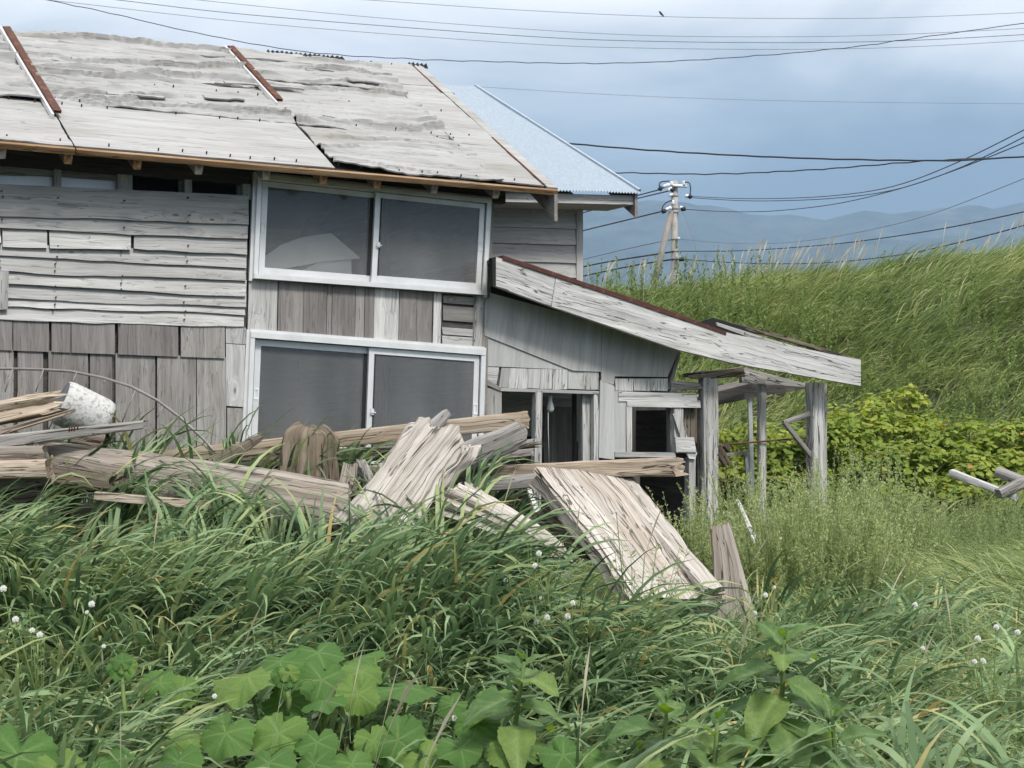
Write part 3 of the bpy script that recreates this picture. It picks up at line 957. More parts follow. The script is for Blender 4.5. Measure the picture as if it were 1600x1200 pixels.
def roof_sheet(u0, u1, v0, v1, off, amp, seed, nu=70, nv=40, kf=6.0, tear=0.03, name="roof_sheet", skew=(0, 0), curl=0.0, mat=None):
    a = np.linspace(0, 1, nu)[None, :]; b = np.linspace(0, 1, nv)[:, None]
    U = u0 + (u1 - u0) * a + 0 * b
    Vv = v0 + (v1 - v0) * b + 0 * a
    eb, et = (1 - b) ** 6, b ** 6
    Vv = Vv + eb * tear * fbm(U * 5.0, 0, 0, seed, 4) + et * tear * 0.4 * fbm(U * 5, 3, 0, seed + 1, 3)
    U = U + (1 - a) ** 8 * tear * 0.35 * fbm(Vv * 4, 0, 0, seed + 2, 3) + a ** 8 * tear * 0.35 * fbm(Vv * 4, 5, 0, seed + 3, 3)
    ph = Vv * kf + 1.6 * fbm(U * 0.55, Vv * 1.2, 0, seed + 4, 3) + 0.7 * fbm(U * 2.1, Vv * 2, 0, seed + 5, 3)
    fr = ph - np.floor(ph)
    cell = vnoise(np.floor(ph) * 3.7, U * 0.9, 0, seed + 6)
    saw = np.where(fr < 0.14, fr / 0.14, 1 - (fr - 0.14) / 0.86)          # steep lip facing down the slope
    msk = sstep(cell, -0.1, 0.55) * sstep(b, 0.0, 0.06)
    h = amp * (0.5 * saw * msk + 0.55 * fbm(U * 0.9, Vv * 9, 0, seed + 7, 4) + 0.20 * fbm(U * 7, Vv * 7, 0, seed + 8, 3))
    h = h + curl * eb * np.maximum(0, fbm(U * 2.3, 9, 0, seed + 9, 3) + 0.15)
    h = h + off + 0.012
    P = [np.array(E)[None, None, :] + np.array(DE) * U[..., None] + np.array(S) * Vv[..., None] + np.array(RN) * h[..., None] + np.array([0, 0, 1.0]) * (SAG * U * Vv / v_top)[..., None]]
    P = P[0]
    lowr = [P[0], P[-1]]
    cen = V(P.reshape(-1, 3).mean(0))
    m4 = frame(cen, DE, S)
    inv = np.array(m4.inverted())
    allp = np.concatenate([P.reshape(-1, 3), P[0] - np.array(RN) * 0.012, P[:, -1] - np.array(RN) * 0.012, P[:, 0] - np.array(RN) * 0.012])
    loc = allp @ inv[:3, :3].T + inv[:3, 3]
    f = [grid_faces(nu, nv)]
    k = nu * nv
    for edge, st in ((np.arange(nu), k), (np.arange(nv) * nu + nu - 1, k + nu), (np.arange(nv) * nu, k + nu + nv)):
        m = len(edge)
        j = np.arange(m - 1)
        f.append(np.stack([edge[:-1], st + j, st + j + 1, edge[1:]], -1))
    me = mesh_np(name, loc, np.concatenate(f), mat or M["sheet"], True)
    me.set_sharp_from_angle(angle=math.radians(40))
    return obj(name, me, house, m4)


uL1 = roof_uv(112, 224)[0]; uL2 = roof_uv(512, 250)[0]; uL3 = roof_uv(800, 285)[0]
vm = roof_uv(300, 172)[1]
RO = roof_sheet
RO(U_L, uL1 - 0.01, 0.02, vm, 0.0, 0.045, 1, nu=60, nv=26, curl=0.03)
RO(U_L, uL1 - 0.01, vm - 0.04, v_top, 0.010, 0.096, 2, nu=80, nv=120, kf=7)
RO(uL1 + 0.01, uL2 - 0.005, 0.03, vm, 0.0, 0.004, 3, nu=80, nv=26, kf=2, tear=0.012)
RO(uL1 + 0.0, uL2 + 0.0, vm - 0.03, vm + 0.62 * (v_top - vm), 0.008, 0.096, 4, nu=110, nv=90, kf=8)
RO(uL1 + 0.0, uL2 - 0.02, vm + 0.58 * (v_top - vm), v_top, 0.018, 0.096, 5, nu=110, nv=70, kf=8)
RO(uL2 + 0.01, uL3 - 0.10, 0.06, vm - 0.05, 0.0, 0.070, 6, nu=110, nv=60, kf=6, tear=0.05, curl=0.06)
RO(uL2 + 0.0, uL3 - 0.15, vm - 0.08, vm + 0.6 * (v_top - vm), 0.008, 0.106, 7, nu=110, nv=90, kf=7)
RO(uL2 + 0.0, uL3 - 0.12, vm + 0.55 * (v_top - vm), v_top, 0.018, 0.087, 8, nu=110, nv=70, kf=8)
for k, (a, b) in enumerate(((0.015, 0.30), (0.29, 0.52), (0.51, 0.80), (0.79, 1.0))):
    RO(uL3 - 0.16, -0.10, v_top * a, v_top * b, 0.004 + 0.005 * (k % 2), 0.008, 20 + k, nu=24, nv=20, kf=3, tear=0.02, name="edge_sheet")
# narrow trim strip along the rake with a dark joint
roof_slab("rake_strip", -0.09, 0.005, 0.0, v_top, 0.004, 0.020, M["sheet"])
roof_slab("joint_batten", -0.115, -0.098, 0.05, v_top * 0.36, 0.012, 0.026, M["rust_dark"])
roof_slab("joint_batten", -0.115, -0.098, v_top * 0.74, v_top * 0.99, 0.012, 0.026, M["rust_dark"])
# rusty battens on the joints
for uu, v0, v1 in ((uL1, roof_uv(88, 180)[1], v_top * 0.985), (uL2, roof_uv(415, 158)[1], v_top * 0.99)):
    p0, p1 = RPt(uu, v0, 0.058), RPt(uu, v1, 0.062)
    timber("rusty_batten", p0, p1, (0.06, 0.022), (0.06, 0.022), M["rust"], house, up=RN, ex=6, groove=0.10, jag=(0.02, 0.08), nl=40, na=10, seed=3, gfreq=9)
    roof_slab("batten_flashing", uu - 0.050, uu - 0.034, v0 - 0.05, v1, 0.02, 0.056, M["alu"])
# curled strips and dark ridge edge
rnd = np.random.default_rng(12)
for k in range(13):
    uu = rnd.uniform(uL1 + 0.2, uL3 - 0.7); vv = rnd.uniform(0.25, 0.92) * v_top; ln = rnd.uniform(0.25, 0.75)
    RO(uu, uu + ln, vv, vv + rnd.uniform(0.04, 0.09), 0.03, 0.006, 60 + k, nu=26, nv=8, kf=1.5, tear=0.05, name="peeled_strip", curl=0.035)
for u0, u1 in ((roof_uv(437, 95)[0], roof_uv(520, 97)[0]), (roof_uv(522, 97)[0], roof_uv(546, 98)[0]), (roof_uv(640, 104)[0], roof_uv(664, 105)[0])):
    n = max(6, int((u1 - u0) / 0.022))
    vts, fs = [], []
    for i in range(n + 1):
        u = u0 + (u1 - u0) * i / n
        hgt = 0.018 + 0.010 * math.cos(i * math.pi) + 0.008 * random.random()
        q0, q1 = RPt(u, v_top - 0.06, 0.01), RPt(u, v_top + 0.01, hgt + 0.01)
        q2 = q1 + NI * 0.10 - UP * 0.03
        vts += [q0, q1, q2]
    for i in range(n):
        for j in (0, 1):
            fs.append((i * 3 + j, i * 3 + 3 + j, i * 3 + 4 + j, i * 3 + 1 + j))
    cen = sum(vts, V((0, 0, 0))) / len(vts)
    obj("ridge_capping", mesh_np("ridge_capping", [v - cen for v in vts], fs, M["black"]), house, Matrix.Translation(cen))
# eave board: two lengths of stained batten, drip edge above
for a, b in ((U_L, uL1 + 0.0), (uL1 + 0.01, 0.0)):
    p0, p1 = E + DE * a - RN * 0.015 - S * 0.012, E + DE * b - RN * 0.015 - S * 0.012
    timber("eave_board", p0, p1, (0.035, 0.043), (0.035, 0.043), M["eave"], house, up=RN, ex=8, groove=0.03, nl=40, na=10, seed=5)
for x in (-170, -85, 8, 113, 222, 319, 425, 515, 600, 690, 787):
    u = roof_uv(x, 228 + x * 0.0845)[0]
    p0 = RPt(u, 0.02, -0.085); p1 = RPt(u, 0.75, -0.085)
    timber("rafter", p0, p1, (0.055, 0.075), (0.055, 0.075), M["eave"] if x in (222, 113, 515, 600) else M["ply"], house, up=RN, ex=10, groove=0.02, nl=3, na=12)
for u0 in (-0.03,):
    P = [RPt(u0, -0.02, -0.01), RPt(u0, -0.02, -0.01) - UP * 0.235, RPt(u0, 0.06, -0.01) - UP * 0.225, RPt(u0, 0.9, -0.01) - UP * 0.16, RPt(u0, v_top, -0.01) - UP * 0.16, RPt(u0, v_top, -0.01)]
    slab("rake_board", P, D * 0.03, M["ply"], house, S)
# rows of nails on the sheets, joined because each is only a couple of pixels
nv_, nf_ = [], []
for vv in (0.08, vm - 0.06, vm + 0.03, vm + 0.33 * (v_top - vm), vm + 0.62 * (v_top - vm), v_top - 0.05):
    for u in np.arange(U_L + 0.1, -0.2, 0.17):
        if rnd.random() < 0.62:
            c = RPt(u + rnd.uniform(-.02, .02), vv + rnd.uniform(-.015, .015), 0.0)
            b = len(nv_)
            r = 0.0042
            for h in (0.012, 0.034):
                for sx, sy in ((-1, -1), (1, -1), (1, 1), (-1, 1)):
                    nv_.append(c + DE * sx * r + S * sy * r + RN * h)
            nf_ += [(b + 4, b + 5, b + 6, b + 7)] + [(b + i, b + (i + 1) % 4, b + 4 + (i + 1) % 4, b + 4 + i) for i in range(4)]
o = obj("nail", mesh_np("nail", nv_, nf_, M["nail"]), house)
o["kind"] = "stuff"
# nail heads on the weatherboards
nv_, nf_ = [], []
for x in (-100, 3, 90, 192, 293):
    for y in np.arange(296, 505, 12.5):
        if rnd.random() < 0.5:
            c = WP.hit(x - (y - 296) * 0.035 + rnd.uniform(-2, 2), y + x * 0.045 + rnd.uniform(-3, 3), 0.0)
            b = len(nv_)
            for h in (0.0, 0.043):
                for i in range(6):
                    a_ = i * math.pi / 3
                    nv_.append(c + D * 0.005 * math.cos(a_) + UP * 0.005 * math.sin(a_) + NF * h)
            nf_ += [tuple(range(b + 6, b + 12))] + [(b + i, b + (i + 1) % 6, b + 6 + (i + 1) % 6, b + 6 + i) for i in range(6)]
o = obj("nail", mesh_np("nail", nv_, nf_, M["nail"]), house)
o["kind"] = "stuff"

# crumpled sheet lying inside the upper window
def fold_sheet():
    P = lambda x, y, o: WP.hit(x, y, -0.045 - 0.2 * o)
    vts = [P(405, 428, .25), P(412, 402, .5), P(440, 383, .7), P(470, 372, .9), P(517, 365, .9), P(526, 392, .45), P(556, 398, .30), P(562, 404, .28), P(500, 410, .22), P(440, 421, .2), P(408, 424, .2),
           P(549, 436, .35), P(548, 402, .36), P(502, 408, .30), P(452, 432, .3)]
    fs = [(0, 1, 10), (1, 2, 9, 10), (2, 3, 8, 9), (3, 4, 5, 8), (5, 6, 8), (6, 7, 8), (4, 6, 5), (12, 11, 14, 13)]
    cen = vts[9].copy()
    me = mesh_np("crumpled_sheet", [v - cen for v in vts], fs, M["white"])
    o = obj("crumpled_sheet", me, None, Matrix.Translation(cen))
    md = o.modifiers.new("thickness", 'SOLIDIFY'); md.thickness = 0.008
    tag(o, "crumpled pale sheet lying behind the left pane of the upper window", "sheet")


fold_sheet()

# ------------------------------------------------------------------ shed behind with the bluish tin roof
EB = at(997, 303, 13.0)
EBL = Plane(EB, NF).hit(871, 299.5)
DB = (EB - EBL).normalized()
PB = pitch_for(EB, 741, 138)
SB = NI * math.cos(PB) + UP * math.sin(PB)
RB = DB.cross(SB).normalized()
RPB = Plane(EB, RB)
vb_top = roof_uv(741, 138, EB, DB, SB, RPB)[1]
BW = Plane(EB + NI * 0.42, NF)
bl = BW.hit(905, 500)
shed = thing("shed", (bl.x, bl.y, hz1(bl.x, bl.y)), "grey weatherboarded shed with a bluish corrugated tin roof behind the house", "shed")
WB = 2.05
n = int(WB / 0.033) * 6
uu = np.linspace(-WB, 0, n)[None, :]; vv = np.linspace(-0.03, vb_top, 14)[:, None]
hh = 0.0075 * np.cos(uu / 0.033 * 2 * np.pi) + 0.02 + 0.006 * fbm(uu * 2, vv * 2, 0, 8, 3) + 0 * vv
P = np.array(EB) + np.array(DB) * (uu + 0 * vv)[..., None] + np.array(SB) * (vv + 0 * uu)[..., None] + np.array(RB) * hh[..., None]
me = mesh_np("tin_roof", P.reshape(-1, 3) - np.array(EB), grid_faces(n, 14), M["galv"], True)
o = obj("tin_roof", me, shed, Matrix.Translation(EB)); o["label"] = "bluish galvanised corrugated roof sheet"
SB2 = -NI * math.cos(PB) + UP * math.sin(PB)
EB2 = EB + NI * (2 * vb_top * math.cos(PB))
P2 = np.array(EB2) + np.array(DB) * (uu + 0 * vv)[..., None] + np.array(SB2) * (vv + 0 * uu)[..., None] + np.array(SB2.cross(DB).normalized()) * hh[..., None]
obj("tin_roof", mesh_np("tin_roof", P2.reshape(-1, 3) - np.array(EB2), grid_faces(n, 14), M["galv"], True), shed, Matrix.Translation(EB2))
# edge flashing, fascia, rake board
timber("edge_flashing", EB + DB * 0.01 + RB * 0.03, EB + DB * 0.01 + SB * vb_top + RB * 0.03, (0.03, 0.035), (0.03, 0.035), M["galv"], shed, up=RB, ex=4, groove=0.0, nl=2, na=8)
Pf = [EB + DB * -WB - UP * 0.095, EB - DB * 0.03 - UP * 0.095, EB - DB * 0.03 - UP * 0.012, EB + DB * -WB - UP * 0.012]
slab("fascia_board", [p + NI * 0.03 for p in Pf], NI * 0.03, M["pale"], shed, DB)
b0 = EB - DB * 0.035
slab("rake_board", [b0 + SB * 0.0 - UP * 0.0, b0 - UP * 0.215, b0 + SB * 0.8 - UP * 0.12, b0 + SB * vb_top - UP * 0.12, b0 + SB * vb_top], DB * 0.03, M["ply"], shed, SB)
slab("soffit", [EB - DB * 0.04 - UP * 0.10 + NI * 0.06, EB - DB * WB - UP * 0.10 + NI * 0.06, EB - DB * WB - UP * 0.10 + NI * 0.44, EB - DB * 0.04 - UP * 0.10 + NI * 0.44], UP * 0.02, M["shed"], shed, DB)
cr = BW.hit(911, 400); cr.z = 0
def bpt(u, n_, z): return cr + D * u + NI * n_ + UP * z
zt = EB.z - 0.02
SDEP = 2 * vb_top * math.cos(PB) - 0.84
zr = EB.z + math.tan(PB) * (vb_top * math.cos(PB)) - 0.06
slab("gable_wall", [bpt(-0.04, 0.02, 0.05), bpt(-0.04, SDEP, 0.05), bpt(-0.04, SDEP, zt), bpt(-0.04, SDEP / 2, zr), bpt(-0.04, 0.02, zt)], D * 0.03, M["shed"], shed, NI)
slab("back_wall", [bpt(-1.9, SDEP, 0.05), bpt(-0.04, SDEP, 0.05), bpt(-0.04, SDEP, zt), bpt(-1.9, SDEP, zt)], NI * 0.03, M["dark"], shed, D)
slab("front_sheathing", [bpt(-1.5, 0.02, 0.05), bpt(-0.05, 0.02, 0.05), bpt(-0.05, 0.02, zt), bpt(-1.5, 0.02, zt)], NI * 0.02, M["dark"], shed, D)
ys_l = [309, 330, 354, 379, 407, 430, 455, 480, 505, 530, 560, 590, 620, 650, 680]
for i in range(len(ys_l) - 1):
    y0, y1 = ys_l[i], ys_l[i + 1]
    dd = 4 if y0 > 320 else 2
    board("weatherboard", [(768, y0 - 2), (902, y0 - 2 + dd)], [(768, y1), (902, y1 + (4 if y1 > 320 else 2))], BW, 0.004, M["shed"], shed, 0.015, off2=0.024, wav=(0, 0.003), n=8)
vboard("corner_trim", 901, 911, 317, 317, 901, 911, 690, 690, BW, 0.03, M["shed"], shed, thick=0.07)
# ------------------------------------------------------------------ lean-to in front of the shed
lb = WP.hit(930, 740)
lean = thing("lean_to", (lb.x, lb.y, hz1(lb.x, lb.y)), "collapsing grey plywood lean-to with empty openings and a long sloping barge board", "lean-to")
LW = Plane(WP.p + NI * 0.03, NF)
# big ply sheets
g_up = V((0.12, 0, 1))
panel("ply_sheet", [(757, 455), (757, 524), (895, 579), (939, 581), (939, 430 + 75)], LW, 0.03, M["panel"], lean, 0.012, grain=g_up)
panel("ply_sheet", [(939.6, 505), (939.6, 595), (959, 601), (961, 588), (1043, 589), (1060, 549)], LW, 0.032, M["panel"], lean, 0.012, grain=g_up)
panel("ply_sheet", [(760, 526), (760, 572), (886, 577.5), (893, 578)], LW, 0.018, M["panel"], lean, 0.010, grain=g_up)
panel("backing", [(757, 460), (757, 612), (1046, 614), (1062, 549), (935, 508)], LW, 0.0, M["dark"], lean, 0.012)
panel("edge_strip", [(1060, 549), (1043, 608), (1049, 608), (1064, 551)], LW, 0.02, M["ply"], lean, 0.03, grain=g_up)
# short hanging boards over the door
xs_ = [779, 793, 808, 824, 843, 862, 886, 912, 936]
for i in range(len(xs_) - 1):
    a, b = xs_[i], xs_[i + 1]
    lean_ = 5 - i * 0.7
    vboard("hanging_board", a + lean_, b - 0.8 + lean_, 574.5 + i * 0.5, 575 + i * 0.5, a + 1, b + 0.2, 605 + i * 0.4 + (i % 3), 606 + i * 0.4, LW, 0.016 + 0.004 * (i % 2), M["pale" if i % 3 else "board"], lean, thick=0.012)
panel("broken_board", [(762, 572), (780, 574), (776, 600), (762, 596)], LW, 0.012, M["board"], lean, 0.012)
panel("broken_board", [(762, 592), (783, 606), (783, 611), (762, 602)], LW, 0.022, M["ply"], lean, 0.012)
for a, b in ((961, 990), (990.6, 1017), (1017.6, 1044)):
    vboard("hanging_board", a, b, 591.5, 591.5, a, b - 1, 610, 611, LW, 0.02, M["pale"], lean, thick=0.012)
# door wall
vboard("wall_board", 760, 784, 606, 608, 758, 783, 770, 770, LW, 0.01, M["ply"], lean)
board("door_head", [(783, 606), (936, 611)], [(783, 611), (936, 616)], LW, 0.02, M["board"], lean, 0.05, n=4)
vboard("door_post", 837, 847.5, 611, 611, 834, 845, 825, 825, LW, 0.02, M["post"], lean, thick=0.06)
vboard("door_leaf", 910, 927, 614, 616, 911, 929, 735, 737, LW, -0.05, M["board"], lean, thick=0.03)
vboard("door_jamb", 928, 936, 612, 612, 928, 936, 735, 735, LW, 0.015, M["post"], lean, thick=0.05)
vboard("ply_strip", 938, 958.5, 594, 602, 936, 960, 715, 718, LW, 0.03, M["panel"], lean, thick=0.010)
vboard("ply_strip", 958, 981, 603, 612, 959, 982, 714, 716, LW, 0.016, M["panel"], lean, thick=0.010)
vboard("wall_board", 936, 986, 716, 716, 936, 988, 806, 806, LW, -0.02, M["dark"], lean, thick=0.02)
board("window_head", [(961, 611), (1092, 615)], [(961, 627), (1095, 626)], LW, 0.026, M["pale"], lean, 0.03, wav=(0.006, 0.004), n=12, endj=0.04)
board("window_head", [(980, 627), (1094, 626)], [(980, 636), (1095, 637)], LW, 0.034, M["pale"], lean, 0.03, wav=(0.0, 0.006), n=12)
vboard("window_jamb", 979, 987.5, 634, 635, 979, 987.5, 706, 706, LW, 0.03, M["post"], lean, thick=0.03)
board("window_sill", [(961, 706), (1056, 707)], [(961, 714), (1056, 715)], LW, 0.034, M["board"], lean, 0.04, n=3)
vboard("window_jamb", 1047, 1052, 637, 637, 1048, 1053, 708, 708, LW, -0.02, M["ply"], lean, thick=0.06)
vboard("window_jamb", 1053, 1068, 637, 637, 1054, 1068, 706, 706, LW, 0.02, M["pale"], lean, thick=0.05)
panel("broken_brace", [(1052, 648), (1060, 640), (1074, 683), (1066, 690)], LW, 0.05, M["pale"], lean, 0.015, grain=g_up)
board("broken_board", [(1055, 683), (1091, 683)], [(1055, 707), (1094, 708)], LW, 0.055, M["pale"], lean, 0.02, wav=(.006, .006), n=6, endj=0.05)
board("broken_board", [(1070, 708), (1094, 707)], [(1070, 716), (1092, 718)], LW, 0.045, M["pale"], lean, 0.02, n=4, endj=0.05)
for x0, x1 in ((1069, 1078), (1078.6, 1087), (1087.6, 1096)):
    vboard("rotten_board", x0, x1, 637, 637, x0, x1, 690 + x0 % 7, 690, LW, -0.05, M["drift_dark"], lean, thick=0.02)
vboard("low_post", 1077, 1087, 715, 715, 1077, 1086, 830, 830, LW, 0.02, M["post"], lean, thick=0.07)
vboard("low_board", 988, 1000, 738, 738, 988, 1000, 830, 830, LW, -0.06, M["dark"], lean, thick=0.03)
# two dark panels added to blacken the openings, then the inner door panel
panel("added_rear_panel", [(745, 470), (745, 850), (1098, 850), (1098, 622), (1040, 606), (900, 520)], Plane(LW.p + NI * 1.0, NF), 0.0, M["dark"], lean, 0.02)
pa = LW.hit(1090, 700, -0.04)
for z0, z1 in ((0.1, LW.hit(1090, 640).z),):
    slab("added_end_panel", [V((pa.x, pa.y, z0)), V((pa.x, pa.y, z0)) + NI * 1.0, V((pa.x, pa.y, z1)) + NI * 1.0, V((pa.x, pa.y, z1))], D * 0.02, M["dark"], lean, NI)
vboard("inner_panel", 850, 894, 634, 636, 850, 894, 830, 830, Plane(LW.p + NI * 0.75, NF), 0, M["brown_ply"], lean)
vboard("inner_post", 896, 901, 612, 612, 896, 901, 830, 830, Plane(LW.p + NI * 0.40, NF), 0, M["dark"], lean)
# barge board in two lengths, rust flashing, roof behind
BG = 0.30
topl = [(775, 401), (868, 432)]; botl = [(775, 447), (861, 478)]
topr = [(869, 432.5), (1060, 495), (1140, 521), (1345, 562)]; botr = [(862, 478.5), (1060, 547), (1140, 566), (1345, 603)]
board("barge_board", topl, botl, LW, BG, M["pale"], lean, 0.05, n=8, wav=(0.002, 0.003))
board("barge_board", topr, botr, LW, BG + 0.003, M["pale"], lean, 0.05, n=40, wav=(0.006, 0.004), warp=0.004)
panel("end_grain_cap", [(769, 403), (775, 401), (775, 447), (770, 447)], LW, BG - 0.004, M["black"], lean, 0.06)
board("rust_flashing", [(786, 399), (1000, 469), (1135, 518)], [(786, 405), (1000, 477), (1135, 523)], LW, BG + 0.012, M["rust_dark"], lean, 0.10, n=30, wav=(0.006, 0.004))
qa, qb = LW.hit(776, 404, BG - 0.05), LW.hit(1100, 511, BG - 0.05)
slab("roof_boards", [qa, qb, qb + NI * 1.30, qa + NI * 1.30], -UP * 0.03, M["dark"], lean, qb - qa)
# fallen-in end of the roof
panel("tarred_sheet", [(1090, 504), (1114, 496.5), (1160, 510), (1210, 538), (1140, 545)], Plane(LW.p + NI * 0.35, NF), 0.0, M["black"], lean, 0.02)
board("rear_rafter", [(1112, 497), (1200, 517), (1345, 562)], [(1112, 503), (1200, 524), (1345, 566)], Plane(LW.p + NI * 0.9, NF), 0.0, M["drift_dark"], lean, 0.05, n=14, wav=(.006, .006))
board("fallen_lath", [(1119, 503), (1205, 530)], [(1121, 509), (1213, 542)], Plane(LW.p + NI * 0.2, NF), 0.0, M["post"], lean, 0.02, n=6, wav=(.004, .006))
board("fallen_lath", [(1165, 519), (1300, 556)], [(1165, 523), (1300, 561)], Plane(LW.p + NI * 0.12, NF), 0.0, M["post"], lean, 0.02, n=6, wav=(.004, .004))
timber("rotten_beam", LW.hit(1066, 588, 0.0), LW.hit(1160, 581, 0.0), (0.09, 0.05), (0.1, 0.10), M["drift_dark"], lean, up=UP, ex=4, groove=0.25, jag=(0.16, 0.03), nl=14, na=18, seed=31, gfreq=6)
timber("rotten_beam", LW.hit(1043, 602, 0.0), LW.hit(1102, 604, 0.0), (0.07, 0.08), (0.05, 0.05), M["drift_gray"], lean, up=UP, ex=4, groove=0.25, jag=(0.02, 0.14), nl=12, na=16, seed=33, gfreq=6)
panel("tie_board", [(1159, 573), (1265, 601), (1265, 605), (1159, 598)], LW, -0.02, M["post"], lean, 0.04)
panel("cross_beam", [(1121, 600), (1262, 600), (1262, 607), (1190, 619), (1121, 633)], LW, -0.5, M["dark"], lean, 0.05)
board("cross_lath", [(1121, 604), (1180, 590)], [(1121, 612), (1180, 597)], LW, -0.35, M["ply"], lean, 0.03, n=3)
# posts


def post(name, x0, y0, x1, y1, wpx, off, mat, thick, seed=1, groove=0.05, ex=8, **kw):
    a, b = LW.hit(x0, y0, off), LW.hit(x1, y1, off)
    w = wpx / F * a.y / 0.81
    return timber(name, b, a, (w, thick), (w, thick), mat, lean, up=NF, ex=ex, groove=groove, nl=20, na=20, seed=seed, **kw)


post("post", 1107, 588, 1108, 850, 23, 0.0, M["post"], 0.13, 41, 0.16, 4, jag=(0.0, 0.03), gfreq=7)
post("post", 1190, 598, 1190, 830, 11, -0.1, M["post"], 0.05, 42, 0.02)
post("post", 1273, 598, 1275, 860, 19, 0.03, M["post"], 0.12, 43, 0.02, 10)
post("post", 1286, 600, 1287, 860, 7, -0.02, M["post"], 0.05, 44, 0.02, 10)
post("metal_post", 1171, 620, 1177, 830, 7, -0.55, M["chrome"], 0.03, 45, 0.0, 3)
post("leaning_lath", 1165, 708, 1176, 830, 6, -0.50, M["post"], 0.02, 46, 0.02)
for a, b in (((1224, 661), (1265, 646)), ((1225, 659), (1267, 712))):
    timber("bracket_strut", LW.hit(*a, 0.06), LW.hit(*b, 0.04), (0.03, 0.045), (0.03, 0.045), M["ply"], lean, up=UP, ex=8, groove=0.02, nl=3, na=12)
timber("iron_rod", LW.hit(1132, 695, -0.1), LW.hit(1258, 684, 0.0), (0.016, 0.016), (0.016, 0.016), M["rust_dark"], lean, ex=2, groove=0.0, nl=3, na=8)
timber("cross_rail", LW.hit(1134, 711, -0.2), LW.hit(1167, 706, -0.45), (0.02, 0.03), (0.02, 0.03), M["ply"], lean, ex=8, groove=0.0, nl=3, na=8)
# old rope and block hanging on the post
rp_ = thing("rope_bundle", LW.hit(1128, 708, 0.02), "old dark rope and wooden block tied to the rotten post", "rope")
for k, (a, b, r) in enumerate((((1122, 697), (1131, 712), .05), ((1127, 703), (1140, 727), .045), ((1121, 708), (1133, 726), .05), ((1131, 694), (1139, 703), .06))):
    timber("block", LW.hit(*a, 0.04), LW.hit(*b, 0.05), (r, r), (r * .8, r * .8), M["rag"], rp_, ex=3, groove=0.12, nl=8, na=12, seed=60 + k)
def tube_pts(name, pts, r, mat, parent=None, na=6, r1=None):
    pts = [V(p) for p in pts]
    org = pts[0].copy()
    vts, fs = [], []
    n = len(pts)
    for i, p in enumerate(pts):
        tdir = (pts[min(i + 1, n - 1)] - pts[max(i - 1, 0)]).normalized()
        ax = tdir.cross(V((0.13, 0.31, 0.94)))
        if ax.length < 1e-3: ax = tdir.cross(V((1, 0, 0)))
        ax.normalize(); ay = tdir.cross(ax)
        rr = r if r1 is None else r + (r1 - r) * i / (n - 1)
        for j in range(na):
            t = 2 * math.pi * j / na
            vts.append(p - org + ax * rr * math.cos(t) + ay * rr * math.sin(t))
    for i in range(n - 1):
        for j in range(na):
            k = (j + 1) % na
            fs.append((i * na + j, i * na + k, (i + 1) * na + k, (i + 1) * na + j))
    fs.append(tuple(range(na - 1, -1, -1))); fs.append(tuple((n - 1) * na + j for j in range(na)))
    me = mesh_np(name, vts, fs, mat, True)
    return obj(name, me, parent, Matrix.Translation(org))
c0 = LW.hit(1129, 728, 0.05)
tube_pts("coil", [c0 + D * 0.055 * math.cos(t) + UP * 0.14 * math.sin(t) + NI * 0.002 * t for t in np.linspace(0.6, 6.0, 22)], 0.008, M["rag"], rp_)
# bare bulb in the door opening
bq = LW.hit(860, 612, -0.12)
bulb = thing("light_bulb", bq, "white bare light bulb hanging in the dark doorway of the lean-to", "light bulb")
prof = [(0.0, 0.0), (0.014, 0.0), (0.017, -0.03), (0.016, -0.05)]
def lathe(name, prof, org, mat, parent, n=14):
    vts, fs = [], []
    for r, z in prof:
        for j in range(n):
            t = 2 * math.pi * j / n
            vts.append((r * math.cos(t), r * math.sin(t), z))
    for i in range(len(prof) - 1):
        for j in range(n):
            k = (j + 1) % n
            fs.append((i * n + j, i * n + k, (i + 1) * n + k, (i + 1) * n + j))
    return obj(name, mesh_np(name, vts, fs, mat, True), parent, Matrix.Translation(org))
lathe("socket", prof, bq - UP * 0.03, M["bulb"], bulb)
lathe("globe", [(0.014, 0.0), (0.018, -0.012), (0.028, -0.035), (0.033, -0.058), (0.030, -0.078), (0.018, -0.092), (0.001, -0.096)], bq - UP * 0.08, M["bulb"], bulb)
tube_pts("cord", [bq + UP * 0.02, bq - UP * 0.03], 0.003, M["wire"], bulb)
tube_pts("pull_string", [bq - D * 0.022 - UP * 0.02, bq - D * 0.022 - UP * 0.3, bq - D * 0.012 - UP * 0.62], 0.0025, M["white"], bulb)
# ------------------------------------------------------------------ driftwood piled on the bank
def drift(name, label, a, b, Ya, Yb, s0, s1, mat, cat="driftwood", **kw):
    """a, b photo points of the two ends, Ya, Yb how far off they lie; s0, s1 width and height in metres"""
    o = timber(name, at(*a, Ya), at(*b, Yb), s0, s1, M[mat], None, **kw)
    return tag(o, label, cat)


